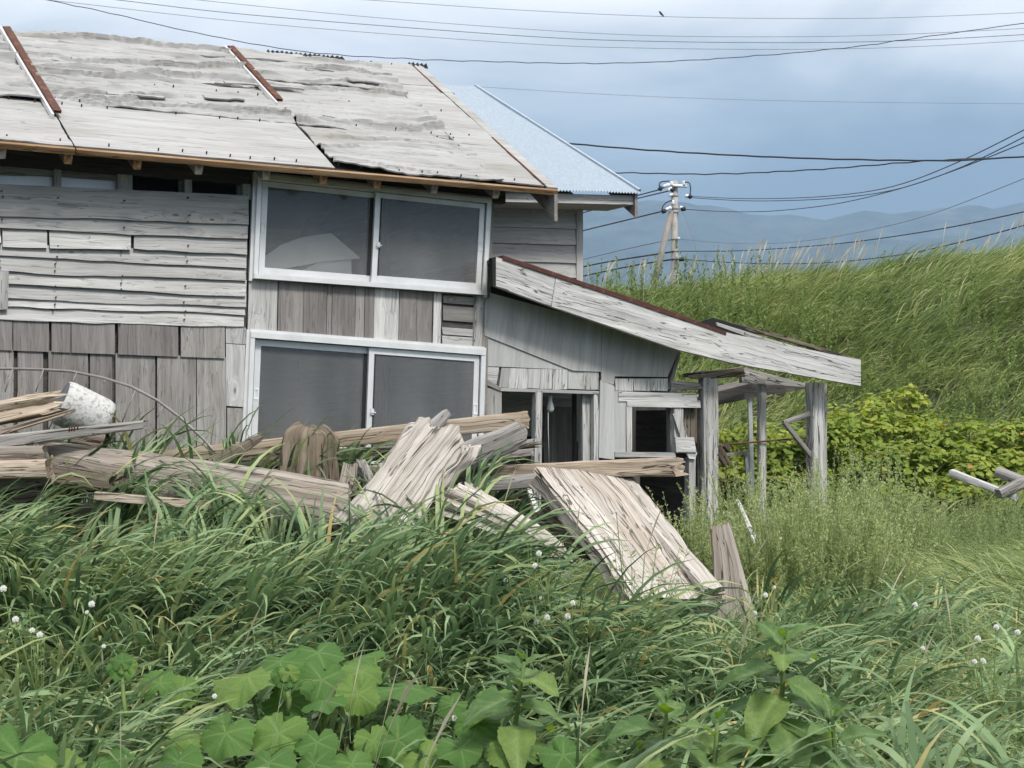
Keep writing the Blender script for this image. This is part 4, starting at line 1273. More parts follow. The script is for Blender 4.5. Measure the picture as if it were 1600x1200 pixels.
drift("driftwood_log", "big pale bleached log lying in the grass below the lower window", (60, 722), (560, 812), 8.15, 7.75, (0.30, 0.24), (0.34, 0.36), "drift", ex=2.3, groove=0.09, jag=(0.06, 0.1), nl=40, na=32, bow=(0, 0.015), seed=2, gfreq=4)
drift("splintered_beam", "splintered tan beam end heaped beside the foam float", (-170, 672), (118, 624), 8.0, 8.15, (0.26, 0.17), (0.20, 0.11), "drift_tan", ex=3.5, groove=0.30, jag=(0.0, 0.22), nl=34, na=34, seed=3, gfreq=7)
drift("splintered_beam", "thin tan splinter lying under the splintered beam by the foam float", (-60, 694), (128, 638), 7.9, 8.05, (0.08, 0.045), (0.05, 0.02), "drift_tan", ex=4, groove=0.15, jag=(0, 0.1), nl=16, na=14, seed=4)
drift("nailed_plank", "long grey plank with rusty nails and a charred end across the left pile", (-140, 706), (236, 662), 7.75, 8.1, (0.13, 0.085), (0.10, 0.05), "drift_gray", ex=4, groove=0.16, jag=(0, 0.06), nl=30, na=22, seed=5, gfreq=6)
nl_ = bpy.data.objects[[k for k in WM if k.startswith("nailed_plank")][0]]
for x, y in ((24, 690), (108, 674), (112, 673), (116, 673), (121, 671)):
    tube_pts("nail", [at(x, y + 1, 7.86), at(x + 0.5, y - 8, 7.86)], 0.0045, M["rust_dark"], nl_, 5)
drift("squared_timber", "short squared pale timber stacked below the nailed plank", (-150, 738), (79, 732), 7.72, 7.78, (0.16, 0.105), (0.16, 0.105), "drift_tan", ex=6, groove=0.05, jag=(0, 0.015), nl=16, na=24, seed=6)
drift("squared_timber", "thinner pale timber lying on top of the short squared timber", (-150, 712), (74, 708), 7.82, 7.88, (0.14, 0.09), (0.14, 0.085), "drift", ex=6, groove=0.06, jag=(0, 0.015), nl=16, na=24, seed=7)
drift("broken_stick", "rotten brown stub poking out behind the nailed plank", (120, 690), (180, 700), 8.25, 8.25, (0.12, 0.12), (0.14, 0.13), "drift_dark", ex=2.5, groove=0.2, jag=(0, 0.12), nl=14, na=20, seed=8)
drift("pale_lath", "narrow pale lath half buried in grass under the big log", (150, 775), (330, 790), 7.6, 7.55, (0.06, 0.05), (0.06, 0.05), "drift_tan", ex=6, groove=0.04, nl=8, na=14, seed=9)
for k, (a, b, Ya, Yb, s, mt, lb_) in enumerate((
        ((-120, 790), (120, 775), 7.95, 8.0, 0.20, "drift_dark", "dark rotten log in the shadow under the squared timbers"),
        ((-120, 850), (40, 820), 7.7, 7.8, 0.18, "drift_dark", "mossy dark log end at the foot of the left pile"),
        ((60, 860), (72, 770), 7.75, 7.9, 0.10, "drift", "short upright pale stub under the left pile"))):
    drift("rotten_log", lb_, a, b, Ya, Yb, (s, s), (s * .9, s * .8), mt, ex=2.5, groove=0.22, jag=(0.03, 0.08), nl=18, na=22, seed=12 + k)
drift("long_board", "long brown board lying across the pile in front of the lower window", (248, 716), (828, 655), 8.55, 8.6, (0.05, 0.085), (0.05, 0.105), "drift_tan", ex=7, groove=0.04, jag=(0.02, 0.04), nl=30, na=20, seed=15)
drift("long_beam", "long dark split beam under the brown board with a pointed tip", (330, 724), (856, 693), 8.75, 8.75, (0.12, 0.13), (0.05, 0.035), "drift_dark", ex=3.5, groove=0.22, jag=(0.02, 0.12), nl=36, na=24, seed=16, gfreq=6)
drift("long_beam", "weathered grey beam behind the ragged slab stump, running under the brown board", (560, 738), (838, 706), 8.9, 8.9, (0.10, 0.07), (0.10, 0.05), "drift_gray", ex=5, groove=0.08, jag=(0.02, 0.04), nl=20, na=18, seed=17)
drift("leaning_stick", "leaning brown broken stick with a sharp tip on the big log", (318, 733), (424, 674), 7.95, 8.2, (0.10, 0.10), (0.03, 0.03), "drift_dark", ex=4, groove=0.14, jag=(0.05, 0.16), nl=18, na=18, seed=18)
drift("stump_post", "upright dark brown mossy stump with a rounded top behind the big log", (478, 790), (487, 655), 8.2, 8.25, (0.36, 0.26), (0.30, 0.22), "drift_brown", ex=2.8, groove=0.17, jag=(0.0, 0.06), dome=(0, 0.75), nl=30, na=40, seed=19, up=(0, -1, 0), gfreq=6)
drift("pale_stake", "short pale stake wedged between the mossy stump and the ragged slab", (536, 800), (549, 722), 7.95, 8.1, (0.11, 0.05), (0.09, 0.04), "drift", ex=5, groove=0.05, jag=(0, 0.03), nl=10, na=16, seed=20, up=(0, -1, 0))
drift("ragged_slab", "broad ragged driftwood slab stump with a torn top, leaning to the right", (560, 862), (706, 660), 7.55, 7.95, (0.42, 0.26), (0.36, 0.18), "drift_pale", ex=2.8, groove=0.24, jag=(0.05, 0.20), nl=60, na=64, seed=22, up=(-0.2, -1, 0.15), gfreq=8)
drift("grey_beam", "thick grey cracked beam sloping down behind the ragged slab", (640, 752), (826, 672), 8.25, 8.45, (0.14, 0.20), (0.14, 0.15), "drift_gray", ex=3.6, groove=0.16, jag=(0.02, 0.07), nl=24, na=28, seed=23, gfreq=7)
drift("grey_lath", "short grey weathered lath sticking up above the ragged slab", (650, 690), (704, 640), 8.45, 8.5, (0.06, 0.09), (0.05, 0.06), "drift_gray", ex=4, groove=0.1, jag=(0, 0.07), nl=12, na=16, seed=24)
drift("curved_log", "pale hollow log sloping down right of the ragged slab", (700, 782), (905, 892), 7.75, 7.35, (0.30, 0.20), (0.16, 0.11), "drift_pale", ex=2.5, groove=0.22, jag=(0.06, 0.2), nl=36, na=36, seed=25, bow=(0, 0.03), gfreq=6)
drift("curved_log", "thin split pale limb lying along the hollow log", (724, 760), (880, 858), 7.9, 7.6, (0.09, 0.07), (0.06, 0.04), "drift_pale", ex=3, groove=0.2, jag=(0.04, 0.12), nl=24, na=20, seed=26)
drift("splintered_beam", "long tan beam with a splintered end resting on the wide plank", (690, 742), (1082, 728), 8.55, 8.35, (0.14, 0.085), (0.14, 0.11), "drift_tan", ex=4, groove=0.16, jag=(0.02, 0.14), nl=44, na=28, seed=27, gfreq=7)
drift("grey_board", "grey board end tucked under the tan splintered beam", (660, 764), (856, 749), 8.42, 8.42, (0.05, 0.085), (0.05, 0.085), "drift_gray", ex=8, groove=0.03, jag=(0, 0.03), nl=12, na=18, seed=28)
wide = drift("wide_plank", "wide bleached white grooved plank leaning down into the grass", (905, 742), (1062, 952), 8.45, 7.25, (0.62, 0.14), (0.50, 0.11), "drift_pale", ex=6, groove=0.11, jag=(0.04, 0.05), nl=60, na=72, seed=29, up=(0.28, -0.62, 0.75), gfreq=9, bow=(0.0, 0.02))
drift("wide_plank", "narrow bleached plank lying along the right edge of the wide grooved plank", (958, 752), (1116, 934), 8.42, 7.28, (0.13, 0.10), (0.13, 0.10), "drift_pale", ex=4.5, groove=0.10, jag=(0.04, 0.03), nl=40, na=26, seed=30, up=(0.28, -0.62, 0.75), gfreq=6)
drift("rotten_log", "brown hollow log end in the shade under the wide plank", (858, 800), (930, 850), 8.35, 8.0, (0.24, 0.22), (0.2, 0.2), "drift_dark", ex=2.3, groove=0.15, jag=(0.06, 0.02), nl=16, na=26, seed=31)
bp_ = drift("brown_plank", "upright tapering brown plank with nail holes right of the wide plank", (1164, 1050), (1124, 812), 7.6, 7.9, (0.27, 0.05), (0.11, 0.04), "drift", ex=7, groove=0.03, jag=(0.0, 0.06), nl=20, na=24, seed=32, up=(0, -1, 0.1))
drift("fallen_beam", "long whitish fallen beam lying among weeds below the shrubs", (1484, 738), (1590, 778), 13.6, 13.2, (0.09, 0.075), (0.07, 0.06), "pale", ex=5, groove=0.06, jag=(0.02, 0.02), nl=12, na=16, seed=33)
drift("fallen_beam", "short grey beam end sticking up beside the whitish fallen beam", (1556, 736), (1660, 776), 13.5, 13.2, (0.12, 0.10), (0.12, 0.10), "drift_gray", ex=6, groove=0.04, jag=(0.02, 0.0), nl=8, na=16, seed=34)
drift("fallen_beam", "grey beam lying crosswise over the short grey beam end", (1560, 772), (1650, 730), 13.2, 13.3, (0.11, 0.09), (0.11, 0.09), "drift_gray", ex=6, groove=0.04, nl=8, na=16, seed=35)
for k, (a, b, Ya, Yb) in enumerate((((826, 764), (841, 806), 9.6, 9.5), ((1152, 782), (1182, 850), 10.6, 10.2))):
    drift("white_stick", ("thin white stick leaning in the weeds below the doorway", "thin white stick leaning in the weeds by the porch posts")[k], a, b, Ya, Yb, (0.03, 0.02), (0.045, 0.02), "pale", ex=6, groove=0.02, nl=5, na=10, seed=36 + k)

for k, (a, b, Ya, Yb, s, mt, lb_) in enumerate((
        ((-60, 765), (140, 742), 7.85, 7.95, (0.12, 0.07), "drift", "grey split rail under the squared timbers, beside the big log end"),
        ((88, 742), (190, 756), 7.75, 7.7, (0.14, 0.12), "drift_dark", "crumbling dark wood chunk below the root end of the big log"),
        ((600, 800), (560, 716), 8.05, 8.3, (0.07, 0.05), "drift_gray", "thin grey slat leaning behind the ragged slab"),
        ((420, 742), (640, 730), 8.5, 8.55, (0.09, 0.06), "drift", "brown rail lying behind the mossy stump"),
        ((742, 700), (842, 688), 8.95, 8.95, (0.07, 0.035), "drift_gray", "short grey slat between the brown board and the tan beam"))):
    drift("driftwood_piece", lb_, a, b, Ya, Yb, s, (s[0] * .9, s[1] * .8), mt, ex=4, groove=0.14, jag=(0.03, 0.06), nl=18, na=18, seed=140 + k)

# foam float and bent wire hoop of an old net frame
fa, fb = at(98, 622, 8.55), at(160, 655, 8.75)
fl = thing("foam_float", fa.lerp(fb, 0.5), "speckled white foam float cylinder behind the splintered beam", "float")
ax = V((0.76, 0.42, -0.42)).normalized()
c0 = at(96, 628, 8.6)
m4 = frame(c0 + ax * 0.14, ax, (0, 0, 1))
nr, nx_ = 30, 10
vts, fs = [], []
for i in range(nx_):
    t = i / (nx_ - 1)
    for j in range(nr):
        a_ = 2 * math.pi * j / nr
        r = 0.14 * (1 + 0.02 * float(vnoise(math.cos(a_) * 3, math.sin(a_) * 3, t * 3, 4)))
        if i in (0, nx_ - 1): r *= 0.94
        vts.append(((t - 0.5) * 0.30, r * math.cos(a_), r * math.sin(a_)))
for i in range(nx_ - 1):
    for j in range(nr):
        k = (j + 1) % nr
        fs.append((i * nr + j, i * nr + k, (i + 1) * nr + k, (i + 1) * nr + j))
fs.append(tuple((nx_ - 1) * nr + j for j in range(nr)))
fs.append(tuple(range(nr - 1, -1, -1)))
obj("foam_body", mesh_np("foam_body", vts, fs, M["foam"], True), fl, m4)
vts = [(-0.1525 - 0.012 * (1 - abs(2 * t - 1)), 0.127 * math.cos(2 * math.pi * j / nr) * (1 - t * 0.5), 0.127 * math.sin(2 * math.pi * j / nr) * (1 - t * 0.5)) for t in (0, 1) for j in range(nr)]
fs = [(j, (j + 1) % nr, nr + (j + 1) % nr, nr + j) for j in range(nr)] + [tuple(nr + j for j in range(nr))]
obj("end_face", mesh_np("end_face", vts, fs, M["foam_dark"]), fl, m4)

hp = [at(x, y, 8.95 - 0.05 * i) for i, (x, y) in enumerate(((-80, 577), (0, 576), (60, 577), (110, 580), (160, 590), (205, 604), (245, 625), (285, 655), (322, 690), (335, 705)))]
hoop = thing("wire_hoop", hp[-1], "thin bent wire hoop arching in front of the ply cladding", "wire hoop")
tube_pts("hoop", hp, 0.009, M["steel"], hoop, 8)
for (x, y), (x2, y2) in (((20, 577), (8, 612)), ((68, 577), (56, 612)), ((120, 582), (112, 600)), ((165, 592), (155, 615)), ((213, 606), (190, 662)), ((256, 631), (246, 652))):
    tube_pts("spoke", [at(x, y, 8.78), at(x2, y2, 8.74)], 0.004, M["steel"], hoop, 5)
# ------------------------------------------------------------------ overhead lines, pole, bird
def spline(pts, n):
    P = np.array(pts, float)
    d = np.concatenate([[0], np.cumsum(np.hypot(*(P[1:, :2] - P[:-1, :2]).T))])
    t = np.linspace(0, d[-1], n)
    out = []
    for tt in t:                     # Catmull-Rom through the points
        k = int(np.clip(np.searchsorted(d, tt) - 1, 0, len(P) - 2))
        f = (tt - d[k]) / (d[k + 1] - d[k])
        p0, p1, p2, p3 = P[max(k - 1, 0)], P[k], P[k + 1], P[min(k + 2, len(P) - 1)]
        out.append(0.5 * ((2 * p1) + (-p0 + p2) * f + (2 * p0 - 5 * p1 + 4 * p2 - p3) * f * f + (-p0 + 3 * p1 - 3 * p2 + p3) * f ** 3))
    return out


def cable(name, label, pts, Y0, Y1, r, mat, group=None, n=40, wob=0.0):
    sp = spline(pts, n)
    x0, x1 = sp[0][0], sp[-1][0]
    P = []
    for i, (x, y) in enumerate(sp):
        t = (x - x0) / (x1 - x0)
        P.append(at(x, y + wob * math.sin(i * 1.7) * random.random(), Y0 + (Y1 - Y0) * t))
    o = tube_pts(name, P, r, M[mat], None, 5)
    return tag(o, label, "cable", group)


GW = "thin conductors strung high across the sky"
cable("overhead_wire", "uppermost thin grey wire, the one the bird is on", [(330, -14), (575, 0), (800, 15), (1040, 26), (1280, 29), (1450, 26), (1700, 15)], 38, 38, 0.007, "wire_grey", GW)
cable("overhead_wire", "thin wire next below the one with the bird", [(60, -26), (310, 0), (560, 25), (800, 44), (1000, 55), (1200, 57.5), (1400, 54), (1700, 39)], 38, 38, 0.007, "wire_grey", GW)
cable("overhead_wire", "middle one of the three close thin wires above the twisted cable", [(-60, -28), (185, 0), (400, 24), (800, 55), (1000, 64), (1250, 66.5), (1450, 62), (1700, 48)], 38, 38, 0.010, "wire_grey", GW)
cable("overhead_wire", "lowest of the three close thin wires above the twisted cable", [(-160, -22), (75, 0), (400, 36), (800, 67), (1000, 75), (1250, 77), (1450, 72), (1700, 57)], 38, 38, 0.007, "wire_grey", GW)
cable("twisted_cable", "dark twisted cable sagging across the whole sky above the house roof", [(-60, -30), (75, 0), (170, 20), (300, 50), (470, 80), (640, 92), (800, 97), (940, 99), (1100, 93), (1300, 77), (1450, 57), (1700, 22)], 26, 26, 0.0075, "wire", n=120, wob=1.0)
cable("overhead_wire", "faint lone wire crossing the grey cloud above the tin roof", [(500, 118), (710, 133), (1000, 150), (1300, 159), (1700, 163)], 60, 60, 0.009, "wire_grey")
cable("thick_cable", "thick black cable running from behind the tin roof to the right", [(760, 207), (878, 223), (1050, 237), (1250, 247), (1450, 251), (1530, 249), (1700, 238)], 22, 20, 0.013, "wire", wob=0.5, n=60)
cable("thick_cable", "black cable that joins the thick cable from below", [(820, 268), (950, 269.5), (1100, 272), (1220, 268), (1330, 261), (1440, 252), (1540, 247)], 24, 20.5, 0.010, "wire", wob=1.0, n=60)

PY = 46.0
pole_x = at(1054, 500, PY).x
pole = thing("utility_pole", (pole_x, PY, hz1(pole_x, PY) - 0.1), "grey concrete utility pole with white insulators and a slanted brace beyond the dune", "utility pole")
lathe("shaft", [(0.135, 0), (0.105, at(1054, 283, PY).z - hz1(pole_x, PY) + 0.1), (0.001, at(1054, 283, PY).z - hz1(pole_x, PY) + 0.1)], V((pole_x, PY, hz1(pole_x, PY) - 0.1)), M["conc"], pole, 16)
b1, b0 = at(1049, 332, PY - 0.05), at(1016, 470, PY - 0.8)
tube_pts("brace", [b0, b1], 0.11, M["brace"], pole, 10, 0.09)
for y in (292, 306, 326, 332, 374, 393, 405):
    lathe("band", [(0.11, 0), (0.128, 0.01), (0.128, 0.06), (0.11, 0.07)], at(1054, y, PY) - V((0, 0.0, 0.03)), M["conc"], pole, 14)
tube_pts("crossarm", [at(1048, 290, PY - 0.16), at(1073, 291, PY - 0.16)], 0.05, M["insul"], pole, 6)
def insul(a, b, r=0.06):
    p, q = at(*a, PY - 0.17), at(*b, PY - 0.17)
    o = tube_pts("insulator", [p.lerp(q, t) for t in (0, .2, .201, .45, .451, .7, .701, 1)], r, M["insul"], pole, 8)
    return o
for a, b in (((1036, 292), (1046, 288)), ((1044, 298), (1050, 294)), ((1049, 284), (1049, 290)), ((1069, 283), (1069, 290)), ((1071, 306), (1078, 307)), ((1046, 306), (1051, 303)), ((1051, 313), (1051, 320)), ((1040, 328), (1049, 324)), ((1062, 324), (1068, 326)), ((1060, 371), (1060, 375)), ((1060, 400), (1060, 405))):
    insul(a, b)
for a, b in (((1030, 297), (1034, 292)), ((1048, 298), (1053, 295)), ((1076, 309), (1080, 305)), ((1064, 327), (1071, 326)), ((1034, 331), (1040, 329)), ((1061, 405), (1069, 405))):
    tube_pts("wire_clamp", [at(*a, PY - 0.2), at(*b, PY - 0.2)], 0.07, M["wire"], pole, 6)
for pts in ([(1031, 295), (1030, 288), (1034, 284), (1046, 283)], [(1070, 284), (1077, 286), (1079, 295), (1078, 305)], [(1034, 330), (1036, 322), (1042, 316), (1050, 313)]):
    tube_pts("jumper", [at(x, y, PY - 0.22) for x, y in spline(pts, 10)], 0.02, M["wire"], pole, 5)
GP = "conductors fixed to the utility pole"
for lb_, pts, Y1, r, mt in (
        ("pole wire going right, topmost of the pair at the upper insulators", [(1079, 307), (1180, 310.5), (1300, 306), (1400, 290), (1500, 252), (1600, 203), (1700, 150)], 22, 0.011, "wire"),
        ("pole wire going right, lower of the pair at the upper insulators", [(1079, 309), (1180, 314), (1300, 310), (1400, 296), (1500, 262), (1600, 214), (1700, 160)], 22, 0.011, "wire"),
        ("pole wire going right from the middle insulator", [(1068, 327), (1150, 331), (1230, 328), (1330, 314), (1450, 281), (1600, 223), (1700, 175)], 22, 0.011, "wire"),
        ("faint thin pole wire going right from the lower band", [(1058, 373), (1140, 380), (1230, 379), (1330, 365), (1450, 336), (1600, 279), (1700, 235)], 24, 0.008, "wire_grey"),
        ("dark pole cable going right above the lowest one", [(1058, 392.5), (1150, 392), (1250, 386), (1350, 376), (1480, 356), (1600, 331), (1700, 309)], 24, 0.014, "wire"),
        ("lowest dark pole cable going right, dipping behind the dune grass", [(1058, 404.5), (1120, 409), (1200, 412), (1300, 410), (1420, 396), (1530, 371), (1600, 352), (1700, 320)], 24, 0.014, "wire")):
    cable("pole_wire", lb_, pts, PY - 0.2, Y1, r, mt, GP)
for lb_, pts, r, mt in (
        ("pole wire going left, topmost one", [(1032, 296), (970, 312), (905, 329), (840, 350)], 0.022, "wire"),
        ("pole wire going left, second from the pole top", [(1050, 297), (980, 314), (905, 334), (840, 355)], 0.022, "wire"),
        ("pole wire going left where the brace meets the pole", [(1035, 330), (970, 346), (905, 362), (840, 382)], 0.024, "wire"),
        ("faint thin pole wire going left behind the brace", [(1052, 374), (1030, 378), (970, 391), (905, 407), (840, 425)], 0.015, "wire_grey"),
        ("dark pole cable going left just above the lowest one", [(1052, 393), (1000, 401), (950, 409), (905, 418), (840, 432)], 0.028, "wire"),
        ("lowest dark pole cable going left along the dune crest", [(1052, 405), (1000, 413), (950, 423), (905, 433), (840, 450)], 0.028, "wire")):
    cable("pole_wire", lb_, pts, PY - 0.2, PY + 14, r, mt, GP)
cable("guy_wire", "thin guy wire slanting down right of the utility pole", [(1066, 328), (1078, 360), (1092, 405), (1108, 455)], PY - 0.2, PY - 2, 0.010, "wire_grey")

# bird on the uppermost wire
bp0 = at(1034, 22.5, 37.95)
bird = thing("bird", bp0, "small dark bird perched on the uppermost wire", "bird")
timber("body", bp0 + V((-0.045, 0, 0.05)), bp0 + V((0.06, 0, -0.06)), (0.05, 0.05), (0.02, 0.02), M["bird"], bird, ex=2, groove=0.0, nl=8, na=10, waist=-0.4)
timber("head", bp0 + V((-0.075, 0, 0.075)), bp0 + V((-0.025, 0, 0.05)), (0.03, 0.03), (0.05, 0.05), M["bird"], bird, ex=2, groove=0.0, nl=6, na=10)
# ------------------------------------------------------------------ plants
R = np.random.default_rng(42)


def blades(name, roots, ln, wd, az, th0, bend, tint, mat, segs=5, fold=0.0, pw=1.4, plume=None):
    n = len(roots)
    t = np.linspace(0, 1, segs + 1)
    th = th0[:, None] + bend[:, None] * t[None, :] ** pw
    ds = (ln / segs)[:, None]
    mid = (th[:, 1:] + th[:, :-1]) / 2
    hx = np.concatenate([np.zeros((n, 1)), np.cumsum(np.sin(mid) * ds, 1)], 1)
    hz_ = np.concatenate([np.zeros((n, 1)), np.cumsum(np.cos(mid) * ds, 1)], 1)
    ca, sa = np.cos(az)[:, None], np.sin(az)[:, None]
    curl = R.normal(0, 0.25, n)[:, None] * t[None, :] ** 2            # sideways drift of the tip
    cx = roots[:, 0:1] + hx * ca - sa * curl * ln[:, None] * 0.4
    cy_ = roots[:, 1:2] + hx * sa + ca * curl * ln[:, None] * 0.4
    cz = roots[:, 2:3] + hz_
    tw = R.uniform(-0.6, 0.6, n)[:, None] + R.normal(0, 0.7, n)[:, None] * t[None, :]
    nx, ny, nzz = -np.cos(th) * ca, -np.cos(th) * sa, np.sin(th)      # blade normal
    sx = -sa * np.cos(tw) + nx * np.sin(tw)
    sy = ca * np.cos(tw) + ny * np.sin(tw)
    sz = nzz * np.sin(tw)
    prof = (0.6 + 0.4 * np.clip(t * 4, 0, 1)) * (1 - t ** 2.6) + 0.02
    if plume is not None: prof = np.where(t < 0.72, 0.16, np.sin((t - 0.72) / 0.28 * np.pi) * 1.0 + 0.05)
    w = (wd[:, None] * prof[None, :]) / 2
    Lf = np.stack([cx - sx * w, cy_ - sy * w, cz - sz * w], -1)
    Rt = np.stack([cx + sx * w, cy_ + sy * w, cz + sz * w], -1)
    vts = np.stack([Lf, Rt], 2).reshape(-1, 3)                        # n, segs+1, 2
    b = (np.arange(n) * (segs + 1) * 2)[:, None] + (np.arange(segs) * 2)[None, :]
    fc = np.stack([b, b + 1, b + 3, b + 2], -1).reshape(-1, 4)
    me = mesh_np(name, vts, fc, mat, True)
    add_attr(me, "tint", np.repeat(tint, (segs + 1) * 2))
    return me


def ground_pts(n, ymin, ymax, xa, xb, dens=None, pw=1.0):
    """n points with xa < x/y < xb, evenly spread over the ground"""
    out = []
    while len(out) < n:
        y = ymin + (ymax - ymin) * R.random(n * 2) ** pw
        k = R.random(n * 2) < y / ymax
        y = y[k]
        x = y * R.uniform(xa, xb, len(y))
        if dens is not None:
            k = R.random(len(x)) < dens(x, y); x, y = x[k], y[k]
        out += list(zip(x, y))
    a = np.array(out[:n])
    return np.column_stack([a, height(a[:, 0], a[:, 1]) - 0.02])


def under_roof(x, y):
    """1 outside the house, 0 inside its footprint"""
    q = np.stack([x - wrr.x, y - wrr.y], -1)
    n_ = q @ np.array([NI.x, NI.y]); u_ = q @ np.array([D.x, D.y])
    ins = ((n_ > -0.12) & (u_ < 1.75) & (n_ < 9))
    return np.where(ins, 0.0, 1.0)


def tufted(name, label, n_t, per, area, L_, W_, wind, spread, mat, tintf, bend=(0.9, 2.0), th=(0.08, 0.5), dens=None, segs=5, rad=0.07, cat="grass", pw=1.0, bpw=1.4):
    c = ground_pts(n_t, *area, dens=dens, pw=pw)
    k = R.poisson(per, n_t) + 2
    idx = np.repeat(np.arange(n_t), k)
    n = len(idx)
    a0 = R.uniform(0, 2 * np.pi, n)
    rr = rad * np.sqrt(R.random(n))
    roots = c[idx].copy()
    roots[:, 0] += rr * np.cos(a0); roots[:, 1] += rr * np.sin(a0)
    wdir = wind[0] + wind[1] * fbm(c[:, 0] * 0.8, c[:, 1] * 0.8, 0, 77, 2)
    vx = np.cos(a0) * spread + np.cos(wdir)[idx]; vy = np.sin(a0) * spread + np.sin(wdir)[idx]
    az = np.arctan2(vy, vx)
    sc = (0.8 + 0.35 * fbm(c[:, 0] * 1.3, c[:, 1] * 1.3, 0, 78, 2))[idx]
    ln = R.uniform(*L_, n) * sc
    wd = R.uniform(*W_, n)
    th0 = R.uniform(*th, n)
    bd = R.uniform(*bend, n)
    tt = tintf(n, idx, c)
    me = blades(name, roots, ln, wd, az, th0, bd, tt, M[mat], segs, pw=bpw)
    o = obj(name, me)
    return tag(o, label, cat, kind="stuff")


def mk_tint(mu, sd, clump=0.25, dead=0.03):
    def f(n, idx, c):
        b = mu + clump * fbm(c[:, 0] * 0.9, c[:, 1] * 0.9, 0, 91, 3)
        t = np.clip(b[idx] + R.normal(0, sd, n), 0, 0.84)
        d = R.random(n) < dead
        t[d] = R.uniform(0.86, 1.0, d.sum())
        return t
    return f


def plant_gap(x, y):
    """thinner grass where the squash and the leafy herbs crowd it out"""
    r = x / y
    d = np.where((r > -0.25) & (r < -0.03) & (y < 5.25), 0.18, 1.0)
    d = d * np.where((r > -0.38) & (r < -0.25) & (y < 4.7), 0.35, 1.0)
    return d * np.where((r >= -0.03) & (r < 0.27) & (y < 4.75), 0.3, 1.0)


def left_bank(x, y):
    """keep the crown of the bank, where the driftwood lies, thinner"""
    d = np.where((y > 7.1) & (x < 1.0), 0.22, 1.0) * np.where((x / y < -0.29) & (y > 7.2), 0.6, 1.0)
    return d * (1 - 0.75 * sstep(x - 0.06 * y, 0.1, 0.9)) * np.where((x > 0.1) & (x < 1.35) & (y > 6.5), 0.08, 1.0) * under_roof(x, y) * plant_gap(x, y)


tufted("beach_grass", "long arching dark green beach grass covering the bank before the driftwood", 640, 15, (3.3, 8.9, -0.50, 0.30), (0.55, 1.0), (0.017, 0.030), (0.0, 4.0), 0.75, "grass", mk_tint(0.54, 0.28), bend=(1.1, 2.5), th=(0.03, 0.40), dens=left_bank, segs=8, bpw=1.7)
tufted("beach_grass", "broad long arching blades standing out of the foreground grass", 150, 8, (3.6, 6.8, -0.48, 0.46), (0.65, 1.05), (0.022, 0.036), (0.0, 4.0), 0.9, "grass", mk_tint(0.58, 0.16, dead=0.02), bend=(1.2, 2.6), th=(0.02, 0.35), segs=9, bpw=1.8, dens=plant_gap)
tufted("dead_grass", "brown dead grass litter showing between the green tufts on the bank", 420, 12, (3.4, 8.6, -0.48, 0.34), (0.25, 0.55), (0.004, 0.010), (0.3, 2.5), 1.2, "litter", lambda n, i, c: R.random(n), bend=(0.6, 2.2), th=(0.2, 0.9), dens=left_bank, segs=4)


tufted("wall_grass", "tall coarse grass growing between the driftwood and the ply-clad wall", 46, 9, (8.75, 9.25, -0.36, -0.14), (0.55, 0.95), (0.010, 0.020), (0.3, 3.0), 0.9, "grass", mk_tint(0.6, 0.18, dead=0.12), bend=(0.7, 2.2), th=(0.0, 0.4), segs=7, rad=0.1)


def right_field(x, y):
    return sstep(x - 0.10 * y, -0.1, 0.7) * under_roof(x, y) * plant_gap(x, y)


tufted("meadow_grass", "pale lodged meadow grass spreading right of the bank", 950, 17, (3.4, 11.5, 0.08, 0.50), (0.45, 0.85), (0.008, 0.018), (2.6, 1.5), 0.6, "field_grass", mk_tint(0.42, 0.25, dead=0.05), bend=(1.0, 2.3), th=(0.2, 0.7), dens=right_field, segs=5)
tufted("meadow_grass", "tall broad green blades standing in the pale meadow grass", 210, 13, (3.4, 8.5, 0.12, 0.48), (0.5, 0.8), (0.012, 0.020), (0.3, 2.0), 0.8, "grass", mk_tint(0.55, 0.15), dens=right_field, segs=6)
tufted("weed_grass", "grass and weeds around the house foot and under the lean-to", 700, 14, (9.0, 14.5, -0.05, 0.45), (0.3, 0.65), (0.005, 0.011), (0.2, 2.5), 0.9, "field_grass", mk_tint(0.40, 0.18), dens=lambda x, y: under_roof(x, y), segs=4)


def hill_d(x, y):
    return sstep(y, 13.2, 14.2) * under_roof(x, y)


tufted("dune_grass", "wind-combed grass covering the dune behind the lean-to", 3000, 13, (13.0, 27.5, 0.0, 0.48), (0.55, 1.05), (0.013, 0.023), (0.0, 1.1), 0.5, "hill_grass", mk_tint(0.42, 0.24, 0.5, 0.06), bend=(0.7, 1.9), th=(0.1, 0.6), dens=hill_d, segs=4, rad=0.13, pw=0.8)
# pale plumes on the crest
c = ground_pts(230, 22.5, 27.5, 0.02, 0.44, dens=lambda x, y: np.clip(0.25 + 0.9 * fbm(x * 0.7, 0, 0, 55, 2) + 0.4 * (np.abs(x / y - 0.19) < 0.05), 0, 1))
n = len(c)
o = obj("grass_plumes", blades("grass_plumes", c, R.uniform(0.65, 1.15, n), R.uniform(0.022, 0.04, n), R.uniform(-0.8, 0.8, n), R.uniform(0, 0.2, n), R.uniform(0.1, 0.7, n), R.random(n), M["plume"], 8, plume=True))
tag(o, "pale seed plumes standing along the crest of the dune", "grass", kind="stuff")


